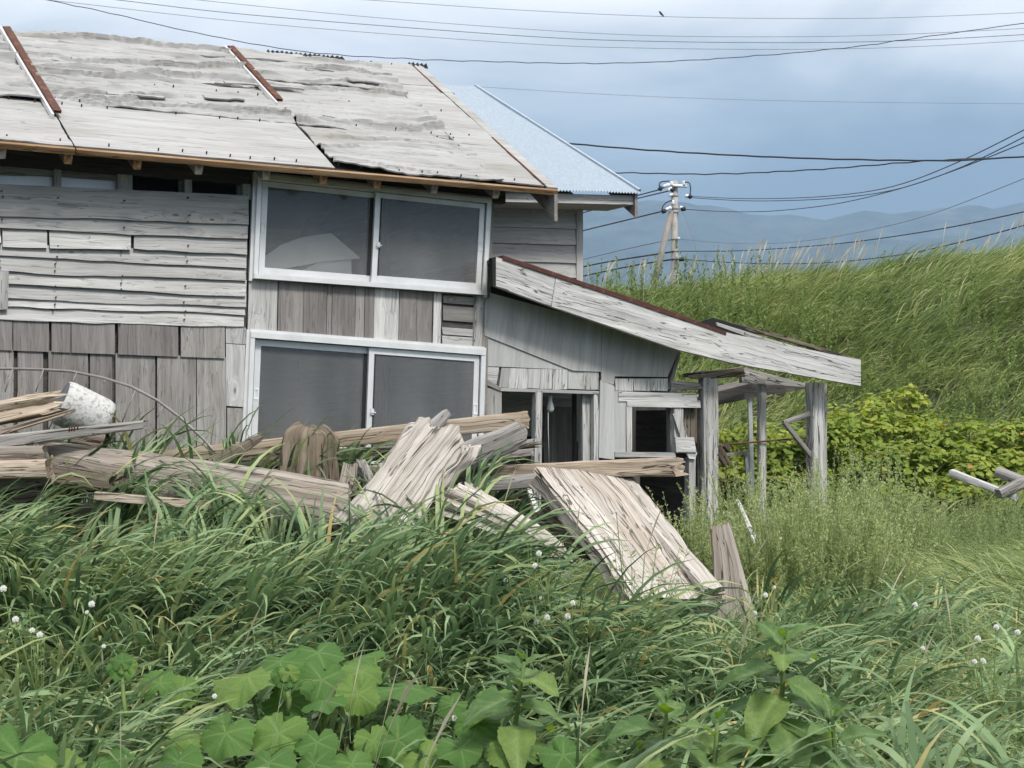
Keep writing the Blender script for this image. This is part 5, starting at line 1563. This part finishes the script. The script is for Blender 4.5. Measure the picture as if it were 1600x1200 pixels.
c = ground_pts(46, 3.8, 8.4, -0.45, 0.46)
n = len(c)
o = obj("grass_stalks", blades("grass_stalks", c, R.uniform(0.6, 0.95, n), R.uniform(0.006, 0.011, n), R.uniform(-1.5, 1.5, n), R.uniform(0, 0.35, n), R.uniform(0.1, 0.9, n), R.random(n) * 0.5, M["plume"], 8, plume=True))
tag(o, "thin straw-coloured seed stalks rising out of the foreground grass", "grass", kind="stuff")


# ---- mugwort: upright stems feathered with narrow leaves
def feather_stems(roots, hts, per, leaf=(0.035, 0.06), lw=(0.006, 0.011), lean=0.25, tint=(0.35, 1.0), start=0.15):
    n = len(roots)
    az = R.uniform(0, 2 * np.pi, n); ln_ = R.normal(0, lean, n)
    V_, F_, T_ = [], [], []
    idx = np.repeat(np.arange(n), per)
    m = len(idx)
    t = start + (1 - start) * R.random(m) ** 0.8
    off = (ln_[idx] * t ** 1.6 * hts[idx])
    px = roots[idx, 0] + off * np.cos(az[idx]); py = roots[idx, 1] + off * np.sin(az[idx]); pz = roots[idx, 2] + t * hts[idx]
    a = R.uniform(0, 2 * np.pi, m)
    el = R.uniform(0.2, 1.1, m)
    L = R.uniform(*leaf, m) * (1.25 - 0.85 * t)
    W = R.uniform(*lw, m)
    dx, dy, dz = np.cos(a) * np.cos(el), np.sin(a) * np.cos(el), np.sin(el)
    sx, sy = -np.sin(a), np.cos(a)
    p = np.stack([px, py, pz], -1); d = np.stack([dx, dy, dz], -1); s = np.stack([sx, sy, R.normal(0, .5, m)], -1)
    v = np.stack([p, p + d * (L * .5)[:, None] + s * (W * .5)[:, None], p + d * L[:, None], p + d * (L * .5)[:, None] - s * (W * .5)[:, None]], 1)
    vl = v.reshape(-1, 3); fl = np.arange(m * 4).reshape(-1, 4)
    tl = np.repeat(np.clip(tint[0] + (tint[1] - tint[0]) * (0.35 * R.random(m) + 0.65 * t), 0, 1), 4)
    # stems as narrow crossed strips
    ts = np.linspace(0, 1, 5)
    o_ = ln_[:, None] * ts ** 1.6 * hts[:, None]
    cx = roots[:, 0:1] + o_ * np.cos(az)[:, None]; cy_ = roots[:, 1:2] + o_ * np.sin(az)[:, None]; cz = roots[:, 2:3] + ts * hts[:, None]
    w = 0.004 * (1 - 0.7 * ts)
    sv = np.stack([np.stack([cx - w, cy_, cz], -1), np.stack([cx + w, cy_, cz], -1)], 2).reshape(-1, 3)
    b = (np.arange(n) * 10)[:, None] + (np.arange(4) * 2)[None, :] + len(vl)
    sf = np.stack([b, b + 1, b + 3, b + 2], -1).reshape(-1, 4)
    return np.concatenate([vl, sv]), np.concatenate([fl, sf]), np.concatenate([tl, np.full(len(sv), 0.3)])


def mug_mesh(name, *a, mat="mugwort", **k):
    v, f, t = feather_stems(*a, **k)
    org = v.mean(0) * np.array([1, 1, 0]) + np.array([0, 0, v[:, 2].min()])
    me = mesh_np(name, v - org, f, M[mat], True)
    add_attr(me, "tint", t)
    return me, Matrix.Translation(V(org))


def bush(label, px, Y, rx, ry, ht, ns, per, tint=(0.55, 1.0)):
    x0 = (px - 800) / F * Y
    a = R.uniform(0, 2 * np.pi, ns); r = np.sqrt(R.random(ns))
    roots = np.column_stack([x0 + rx * r * np.cos(a), Y + ry * r * np.sin(a)])
    roots = np.column_stack([roots, height(roots[:, 0], roots[:, 1])])
    hts = ht * (1.05 - 0.5 * r ** 2) * R.uniform(0.75, 1.1, ns)
    t = thing("mugwort_bush", (x0, Y, hz1(x0, Y)), label, "bush")
    me, m4 = mug_mesh("foliage", roots, hts, per, tint=tint)
    obj("foliage", me, t, m4)


bush("feathery light green mugwort bush in front of the square porch post", 1290, 9.0, 0.55, 0.42, 1.0, 320, 100)
bush("feathery mugwort bush between the wide plank and the brown upright plank", 1085, 9.7, 0.3, 0.22, 0.8, 110, 75)
bush("feathery mugwort bush at the foot of the thin porch post", 1165, 10.6, 0.45, 0.3, 0.98, 170, 80)
bush("tall feathery mugwort clump behind the square porch post", 1350, 11.8, 0.7, 0.4, 1.05, 220, 70)
bush("small mugwort clump in the grass below the doorway", 800, 9.6, 0.35, 0.2, 0.45, 90, 60)
c = ground_pts(1400, 11.2, 15.0, 0.15, 0.47, dens=under_roof)
me, m4 = mug_mesh("mugwort_cover", c, R.uniform(0.3, 0.65, len(c)), 42, tint=(0.2, 0.85))
tag(obj("mugwort_cover", me, None, m4), "grey-green mugwort weeds filling the hollow below the dune", "weeds", kind="stuff")
c = ground_pts(520, 15.5, 23.8, 0.03, 0.46, dens=lambda x, y: np.clip(2.0 * fbm(x * 0.45, y * 0.45, 0, 66, 2) + 0.05 + 0.8 * (x / y > 0.25) * (fbm(x * 0.4, y * 0.4, 0, 67, 2) > 0), 0, 1))
me, m4 = mug_mesh("dune_weeds", c, R.uniform(0.6, 1.15, len(c)), 60, leaf=(0.07, 0.12), lw=(0.015, 0.028), mat="hill_grass", tint=(0.0, 0.55))
tag(obj("dune_weeds", me, None, m4), "dark green leafy weeds in patches on the dune", "weeds", kind="stuff")


# ---- broad-leaved shrubs at the foot of the dune
def shrub(label, px, Y, rx, ht, nl, yel, seed):
    rr_ = np.random.default_rng(seed)
    x0 = (px - 800) / F * Y
    z0 = hz1(x0, Y)
    t = thing("leafy_shrub", (x0, Y, z0), label, "shrub")
    ncl = 46
    ca = rr_.uniform(0, 2 * np.pi, ncl); cr_ = np.sqrt(rr_.random(ncl))
    cx = rx * cr_ * np.cos(ca); cyy = rx * 0.6 * cr_ * np.sin(ca)
    cz = ht * (1 - 0.55 * cr_ ** 2) * rr_.uniform(0.35, 0.95, ncl)
    gz_ = height(x0 + cx, Y + cyy) - z0
    cz = cz + gz_
    k = rr_.integers(0, ncl, nl)
    d = rr_.normal(0, 1, (nl, 3)); d[:, 2] = np.abs(d[:, 2]) * 0.9 + 0.1
    d /= np.linalg.norm(d, axis=1)[:, None]
    rad = rr_.uniform(0.14, 0.30, ncl)[k] * rr_.uniform(0.6, 1.05, nl)
    p = np.stack([cx[k], cyy[k], cz[k]], -1) + d * rad[:, None]
    # leaf plane: faces up and out, tip hangs outwards
    nrm = d * 0.6 + np.array([0, -0.15, 0.7]) + rr_.normal(0, 0.25, (nl, 3)); nrm /= np.linalg.norm(nrm, axis=1)[:, None]
    fw = np.cross(nrm, np.cross(d + rr_.normal(0, .4, (nl, 3)), nrm)); fw /= np.linalg.norm(fw, axis=1)[:, None] + 1e-6
    sd = np.cross(nrm, fw)
    L = rr_.uniform(0.05, 0.10, nl)[:, None]; W = L * rr_.uniform(0.55, 0.8, nl)[:, None]
    dn = nrm * L * 0.12
    v = np.stack([p - fw * L * .5, p - fw * L * .15 + sd * W * .5 - dn, p + fw * L * .2 + sd * W * .36 - dn, p + fw * L * .5 - dn * 1.5, p + fw * L * .2 - sd * W * .36 - dn, p - fw * L * .15 - sd * W * .5 - dn], 1)
    f = (np.arange(nl) * 6)[:, None, None] + np.array([[0, 1, 2, 3], [0, 3, 4, 5]])[None]
    me = mesh_np("foliage", v.reshape(-1, 3), f.reshape(-1, 4), M["shrub"], True)
    tn = np.clip(0.25 + yel + 0.35 * rr_.random(nl) + 0.3 * fbm(p[:, 0] * 1.5, p[:, 1], p[:, 2] * 1.5, seed, 2), 0, 0.86)
    dead = rr_.random(nl) < 0.03
    tn[dead] = rr_.uniform(0.9, 1.0, dead.sum())
    add_attr(me, "tint", np.repeat(tn, 6))
    obj("foliage", me, t, Matrix.Translation(V((x0, Y, z0))))
    for j in range(12):
        q = V((float(cx[j]), float(cyy[j]), float(cz[j])))
        b = V((q.x * 0.7, q.y * 0.7, float(height(x0 + q.x * .7, Y + q.y * .7)) - z0 - 0.03))
        tube_pts("stem", [V((x0, Y, z0)) + b, V((x0, Y, z0)) + b.lerp(q, .55) + V((0.02, 0, 0)), V((x0, Y, z0)) + q], 0.009, M["drift_dark"], t, 5, 0.004)


shrub("yellowish broad-leaved shrub seen between the porch posts", 1150, 15.6, 0.85, 1.05, 3230, 0.28, 1)
shrub("dark green shrub just right of the square porch post", 1310, 15.4, 0.95, 1.00, 4080, 0.02, 2)
shrub("bright yellow-green shrub under the tip of the barge board", 1390, 16.2, 0.95, 1.20, 4080, 0.28, 3)
shrub("mid green shrub with reddish tips behind the weeds", 1450, 15.2, 0.9, 0.85, 3910, 0.15, 4)
shrub("green shrub with bare dark stems above the fallen beam", 1530, 15.6, 0.95, 0.95, 4250, 0.10, 5)
shrub("yellow-green shrub beside the crossed grey beams", 1625, 15.8, 0.9, 0.9, 3570, 0.2, 6)
shrub("small light green shrub behind the rotten beam of the lean-to", 1075, 15.4, 0.4, 0.9, 700, 0.3, 7)


# ---- squash plant
def squash_leaf(seed):
    rr_ = np.random.default_rng(seed)
    na, nr = 70, 11
    th = np.linspace(-np.pi, np.pi, na, endpoint=False)          # 0 = tip, +-pi = stalk notch
    lobes = 1 + 0.025 * np.cos(5 * th) - 0.05 * np.cos(2 * th)
    notch = 1 - 0.55 * np.exp(-((np.abs(th) - np.pi) / 0.22) ** 2)
    ser = 1 + 0.045 * np.sin(th * 21 + rr_.uniform(0, 6)) + 0.03 * fbm(th * 3, 0, 0, seed, 2)
    Rm = lobes * notch * ser
    v = [(0, 0, 0)]
    vn = [0.7]
    for i in range(1, nr):
        q = i / (nr - 1)
        r = q * Rm
        vein = np.abs(np.sin(2.5 * th)) * 0.06 * q
        z = -0.22 * q ** 2 + vein + 0.34 * q ** 2 * fbm(np.cos(th) * 1.8, np.sin(th) * 1.8, 0, seed + 5, 2) + 0.10 * q ** 3 * np.sin(th * 5 + seed)
        v += list(zip(r * np.cos(th), r * np.sin(th), z))
        dv = np.min(np.abs((th[:, None] - np.array([-2.3, -1.25, 0, 1.25, 2.3])[None]) * q), 1)
        vn += list(np.exp(-(dv / 0.035) ** 2) * (1 - 0.5 * q))
    f = [(0, 1 + j, 1 + (j + 1) % na) for j in range(na)]
    for i in range(nr - 2):
        a, b = 1 + i * na, 1 + (i + 1) * na
        f += [(a + j, b + j, b + (j + 1) % na, a + (j + 1) % na) for j in range(na)]
    me = mesh_np("leaf", v, f, M["squash"], True)
    add_attr(me, "tint", np.full(len(v), rr_.random()))
    add_attr(me, "vein", vn)
    return me


sq = [squash_leaf(k) for k in range(6)]


def leaf_matrix(p, nrm, tip, size):
    z = V(nrm).normalized(); x = V(tip); x = (x - z * x.dot(z)).normalized(); y = z.cross(x)
    m = Matrix((x, y, z)).transposed().to_4x4()
    m = m @ Matrix.Diagonal((size, size, size, 1))
    m.translation = V(p)
    return m


def squash_plant(label, root_px, leaves, seed):
    rr_ = random.Random(seed)
    Y0 = root_px[1]
    bx_ = (root_px[0] - 800) / F * Y0
    base = V((bx_, Y0, hz1(bx_, Y0)))
    t = thing("squash_plant", base, label, "plant")
    vine = [base, base + V((0.0, -0.02, 0.12)), base + V((0.03, -0.06, 0.2))]
    tube_pts("vine", vine, 0.012, M["stem"], t, 7, 0.008)
    for k, (px, py, wpx, tilt, Y) in enumerate(leaves):
        p = at(px, py, Y)
        size = wpx / F * Y * 0.51
        side = rr_.uniform(-0.35, 0.35)
        nrm = V((side, -math.sin(math.radians(tilt)), math.cos(math.radians(tilt))))
        out = V((p.x - base.x, p.y - base.y - 0.05, -0.25))
        tip = out if out.length > 0.05 else V((0, -1, 0))
        tip = tip.normalized() + V((rr_.uniform(-.5, .5), rr_.uniform(-.5, .2), 0))
        m4 = leaf_matrix(p, nrm, tip, size)
        lo = obj("leaf", sq[(k + seed) % len(sq)], t, m4)
        g = V((base.x * 0.35 + p.x * 0.65, base.y * 0.35 + p.y * 0.65 + 0.05, 0)); g.z = hz1(g.x, g.y) + 0.02
        att = p - m4.to_3x3() @ V((0.42, 0, 0.0))
        tube_pts("leaf_stalk", [g, g.lerp(p, 0.6) + V((0, 0.03, 0.0)), p - nrm.normalized() * size * 0.35, p - nrm.normalized() * 0.004], 0.0075, M["stem"], t, 6, 0.005)
    return t


big = [(388, 1058, 120, 12, 5.0), (438, 1034, 80, 15, 5.1), (497, 1020, 76, 28, 5.15), (560, 1030, 84, 10, 5.2), (565, 1050, 62, 30, 5.05), (503, 1062, 78, 55, 4.95), (560, 1084, 66, 60, 4.9), (636, 1074, 96, 6, 5.0), (505, 1096, 66, 12, 4.85),
       (353, 1146, 84, 48, 4.65), (436, 1146, 92, 46, 4.65), (495, 1160, 66, 45, 4.6), (290, 1148, 66, 15, 4.7), (278, 1190, 74, 40, 4.5), (491, 1194, 62, 50, 4.45), (550, 1194, 64, 45, 4.45), (584, 1158, 60, 55, 4.7), (622, 1156, 84, 60, 4.7), (662, 1186, 84, 40, 4.6), (445, 1096, 70, 40, 5.0), (420, 1192, 80, 35, 4.45)]
squash_plant("spreading squash plant with a heap of broad scalloped leaves in the foreground grass", (500, 5.05), big, 1)
squash_plant("squash leaves low in the grass left of the big squash plant", (110, 4.5), [(28, 1180, 120, 45, 4.4), (150, 1196, 110, 18, 4.4), (250, 1068, 60, 45, 5.3), (285, 1078, 54, 50, 5.3), (192, 1050, 36, 30, 5.2), (95, 1205, 80, 50, 4.3)], 2)
squash_plant("few squash leaves between the big squash plant and the leafy herb", (735, 4.75), [(745, 1132, 70, 50, 4.7), (772, 1092, 60, 40, 4.8), (720, 1170, 70, 40, 4.55), (792, 1172, 64, 45, 4.5), (705, 1100, 50, 35, 4.9), (880, 1180, 70, 45, 4.4), (945, 1188, 64, 40, 4.4)], 4)
# growing tip and tendril
tp = [at(448, 1118, 4.9), at(452, 1092, 4.9), at(446, 1070, 4.92)]
sp_ = [o_ for o_ in bpy.data.objects if o_.name.startswith("squash_plant")][0]
tube_pts("growing_shoot", tp, 0.011, M["stem"], sp_, 7, 0.008)
for k, (dx, dz) in enumerate(((-0.02, .05), (0.02, .06), (0.0, .03), (0.03, .02))):
    obj("bud_leaf", sq[k], sp_, leaf_matrix(tp[-1] + V((dx * .8, -0.01, dz * .7)), V((dx * 8, -0.8, 0.4)), V((dx * 3, 0, 1)), 0.035))
tube_pts("tendril", [at(x, y, 4.88) for x, y in spline([(455, 1082), (470, 1066), (485, 1062), (492, 1072), (486, 1080)], 14)], 0.0025, M["stem"], sp_, 5)
t_ = [at(197, 1120, 4.9), at(193, 1090, 4.95), at(191, 1055, 5.0), at(188, 1020, 5.05)]
sp2 = [o_ for o_ in bpy.data.objects if o_.name.startswith("squash_plant")][1]
tube_pts("growing_shoot", t_[:3], 0.009, M["stem"], sp2, 7, 0.006)
for k, (dx, dz) in enumerate(((-0.02, .04), (0.02, .05), (0.0, .07))):
    obj("bud_leaf", sq[k], sp2, leaf_matrix(t_[2] + V((dx, -0.01, dz * .7)), V((dx * 8, -0.8, 0.4)), V((dx * 3, 0, 1)), 0.035))


# ---- leafy herbs with alternate pointed leaves
def herb_leaf(seed):
    rr_ = np.random.default_rng(seed)
    nu, nv = 22, 11
    u = np.linspace(0, 1, nu)[:, None]; w = np.linspace(-1, 1, nv)[None, :]
    wid = 0.30 * np.sin(np.pi * u ** 0.72) ** 0.9 * (1 + 0.03 * np.sin(u * 60)) + 0.004
    x = u + 0 * w
    y = w * wid
    z = 0.30 * np.abs(w) * wid + 0.10 * u - 0.42 * u ** 2.1 + 0.035 * np.sin(u * 15 + seed) * np.abs(w) ** 2 + 0.05 * fbm(u * 4, w * 2, 0, seed, 2)
    me = mesh_np("leaf", np.stack([x, y, z], -1).reshape(-1, 3), grid_faces(nv, nu)[:, ::-1].copy(), M["herb"], True)
    add_attr(me, "tint", np.full(nu * nv, rr_.random()))
    add_attr(me, "vein", (np.exp(-(w / 0.16) ** 2) + 0.45 * (np.sin((u - 0.25 * np.abs(w)) * 38) > 0.7) * (np.abs(w) < 0.95)).reshape(-1))
    return me


hl = [herb_leaf(k) for k in range(5)]


def herb(label, top_px, base_x, Y, n_leaf, size, seed):
    rr_ = random.Random(seed)
    top = at(*top_px, Y)
    bx_ = (base_x - 800) / F * Y
    base = V((bx_, Y + 0.03, hz1(bx_, Y + 0.03) - 0.02))
    t = thing("leafy_herb", base, label, "plant")
    H = top.z - base.z
    pts = [base.lerp(top, s) + V((0.02 * math.sin(s * 3 + seed), 0, 0)) for s in np.linspace(0, 1, 8)]
    tube_pts("stalk", pts, 0.012, M["stem"], t, 8, 0.006)
    a = rr_.uniform(0, 6)
    for k in range(n_leaf):
        s = 1.0 - 0.80 * (k / n_leaf) ** 1.15
        p = base.lerp(top, s) + V((0.02 * math.sin(s * 3 + seed), 0, 0))
        a += 2.4 + rr_.uniform(-0.25, 0.25)
        el = math.radians(62 - 75 * min(1, k / 6.0) + rr_.uniform(-10, 10))
        L = size * min(1.0, 0.30 + 0.17 * k) * rr_.uniform(0.8, 1.15)
        d = V((math.cos(a) * math.cos(el), math.sin(a) * math.cos(el), math.sin(el)))
        sid = V((-math.sin(a), math.cos(a), 0))
        nrm = d.cross(sid)
        if nrm.z < 0 and el < 1.3: nrm = -nrm
        obj("leaf", hl[(k * 2 + seed) % len(hl)], t, leaf_matrix(p + d * 0.012, nrm + V((0, -0.25, 0)), d, L))


herb("leafy herb with drooping pointed leaves right of the squash plant", (822, 1035), 795, 4.6, 20, 0.21, 3)
herb("short leafy herb with a pale green crown between the two taller herbs", (1032, 1098), 1020, 4.4, 18, 0.19, 5)
herb("tallest leafy herb with a bright yellow-green tip in the foreground", (1236, 1000), 1212, 4.4, 26, 0.21, 8)
herb("small leafy herb at the foot of the tallest herb", (1110, 1130), 1105, 4.2, 16, 0.18, 11)
herb("small leafy herb right of the tallest herb", (1310, 1110), 1318, 4.3, 16, 0.18, 14)


# ---- weeds with white seed heads
def puff_mesh():
    rr_ = np.random.default_rng(5)
    n = 150
    d = rr_.normal(0, 1, (n, 3)); d /= np.linalg.norm(d, axis=1)[:, None]
    s = np.cross(d, rr_.normal(0, 1, (n, 3))); s /= np.linalg.norm(s, axis=1)[:, None]
    r = rr_.uniform(0.8, 1.0, n)[:, None]
    v = np.stack([d * 0.1, d * r + s * 0.16, d * r * 1.02 - s * 0.16], 1).reshape(-1, 3)
    return mesh_np("seed_head", v, np.arange(n * 3).reshape(-1, 3), M["puff"])


pm = puff_mesh()
stalk_i = [0]


def puff_plant(label, heads, Y, base_px, extra=14, seed=1):
    rr_ = random.Random(seed)
    bx_ = (base_px - 800) / F * Y
    base = V((bx_, Y, hz1(bx_, Y)))
    t = thing("seeding_weed", base, label, "weed", "seeding weeds in the grass")
    for k, (px, py) in enumerate(heads):
        p = at(px, py, Y + rr_.uniform(-0.15, 0.05))
        obj("seed_head", pm, t, Matrix.Translation(p) @ Matrix.Diagonal((*(3 * [rr_.uniform(0.009, 0.015)]), 1)))
        tube_pts("stalk", [base, base.lerp(p, 0.5) + V((rr_.uniform(-.04, .04), 0, 0.05)), p], 0.0035, M["stem"], t, 5, 0.002)
    vts, fs = [], []
    for k in range(extra):                 # leafy side twigs with buds
        p = base + V((rr_.gauss(0, 0.16), rr_.uniform(-0.12, 0.12), rr_.uniform(0.3, 0.72)))
        b = base + V(((p.x - base.x) * 0.5, 0, rr_.uniform(0.1, 0.3)))
        w = V((0.0018, 0, 0))
        i = len(vts)
        vts += [b - w, b + w, p + w * .6, p - w * .6]; fs.append((i, i + 1, i + 2, i + 3))
        for _ in range(9):
            s_ = rr_.uniform(0.3, 1)
            q = b.lerp(p, s_); a = rr_.uniform(0, 6.28); l = rr_.uniform(0.015, 0.04)
            dv = V((math.cos(a) * l, math.sin(a) * l, l * rr_.uniform(0, 1))); sv = V((-math.sin(a), math.cos(a), 0.3)) * l * 0.22
            i = len(vts)
            vts += [q, q + dv * .5 + sv, q + dv, q + dv * .5 - sv]; fs.append((i, i + 1, i + 2, i + 3))
    org = base
    me = mesh_np("twigs", [v - org for v in vts], fs, M["mugwort"])
    add_attr(me, "tint", np.full(len(vts), 0.55))
    obj("twigs", me, t, Matrix.Translation(org))


puff_plant("weed with white seed heads among the grass at the foot of the left pile", [(24, 968), (50, 985), (62, 992), (143, 944), (136, 957), (48, 1068), (162, 1010), (5, 920)], 5.6, 70, 26, 1)
puff_plant("weed with white seed heads in front of the pale hollow log", [(842, 865), (836, 884), (790, 907), (775, 967), (807, 988), (820, 998), (845, 935)], 6.3, 830, 34, 2)
puff_plant("weed with white seed heads beside the foot of the wide plank", [(895, 942), (838, 972), (855, 965), (887, 963), (865, 1011), (912, 1042), (912, 1064), (992, 1050)], 6.0, 900, 40, 3)
puff_plant("weed with small white heads climbing before the wide plank", [(963, 800), (1020, 912), (1060, 905), (1000, 930), (975, 945)], 6.9, 990, 30, 4)
puff_plant("weed with white seed heads in the pale meadow grass", [(1557, 980), (1590, 988), (1523, 1034), (1536, 1033), (1442, 1013), (1514, 1092), (1528, 998)], 6.0, 1530, 34, 5)
puff_plant("weed with sparse white seed heads behind the tallest herb", [(1196, 930), (1210, 918), (1430, 945), (1180, 958)], 6.6, 1205, 26, 6)
puff_plant("weed with few low white seed heads among the squash leaves", [(335, 1088), (710, 1122), (745, 1158)], 5.0, 560, 10, 7)
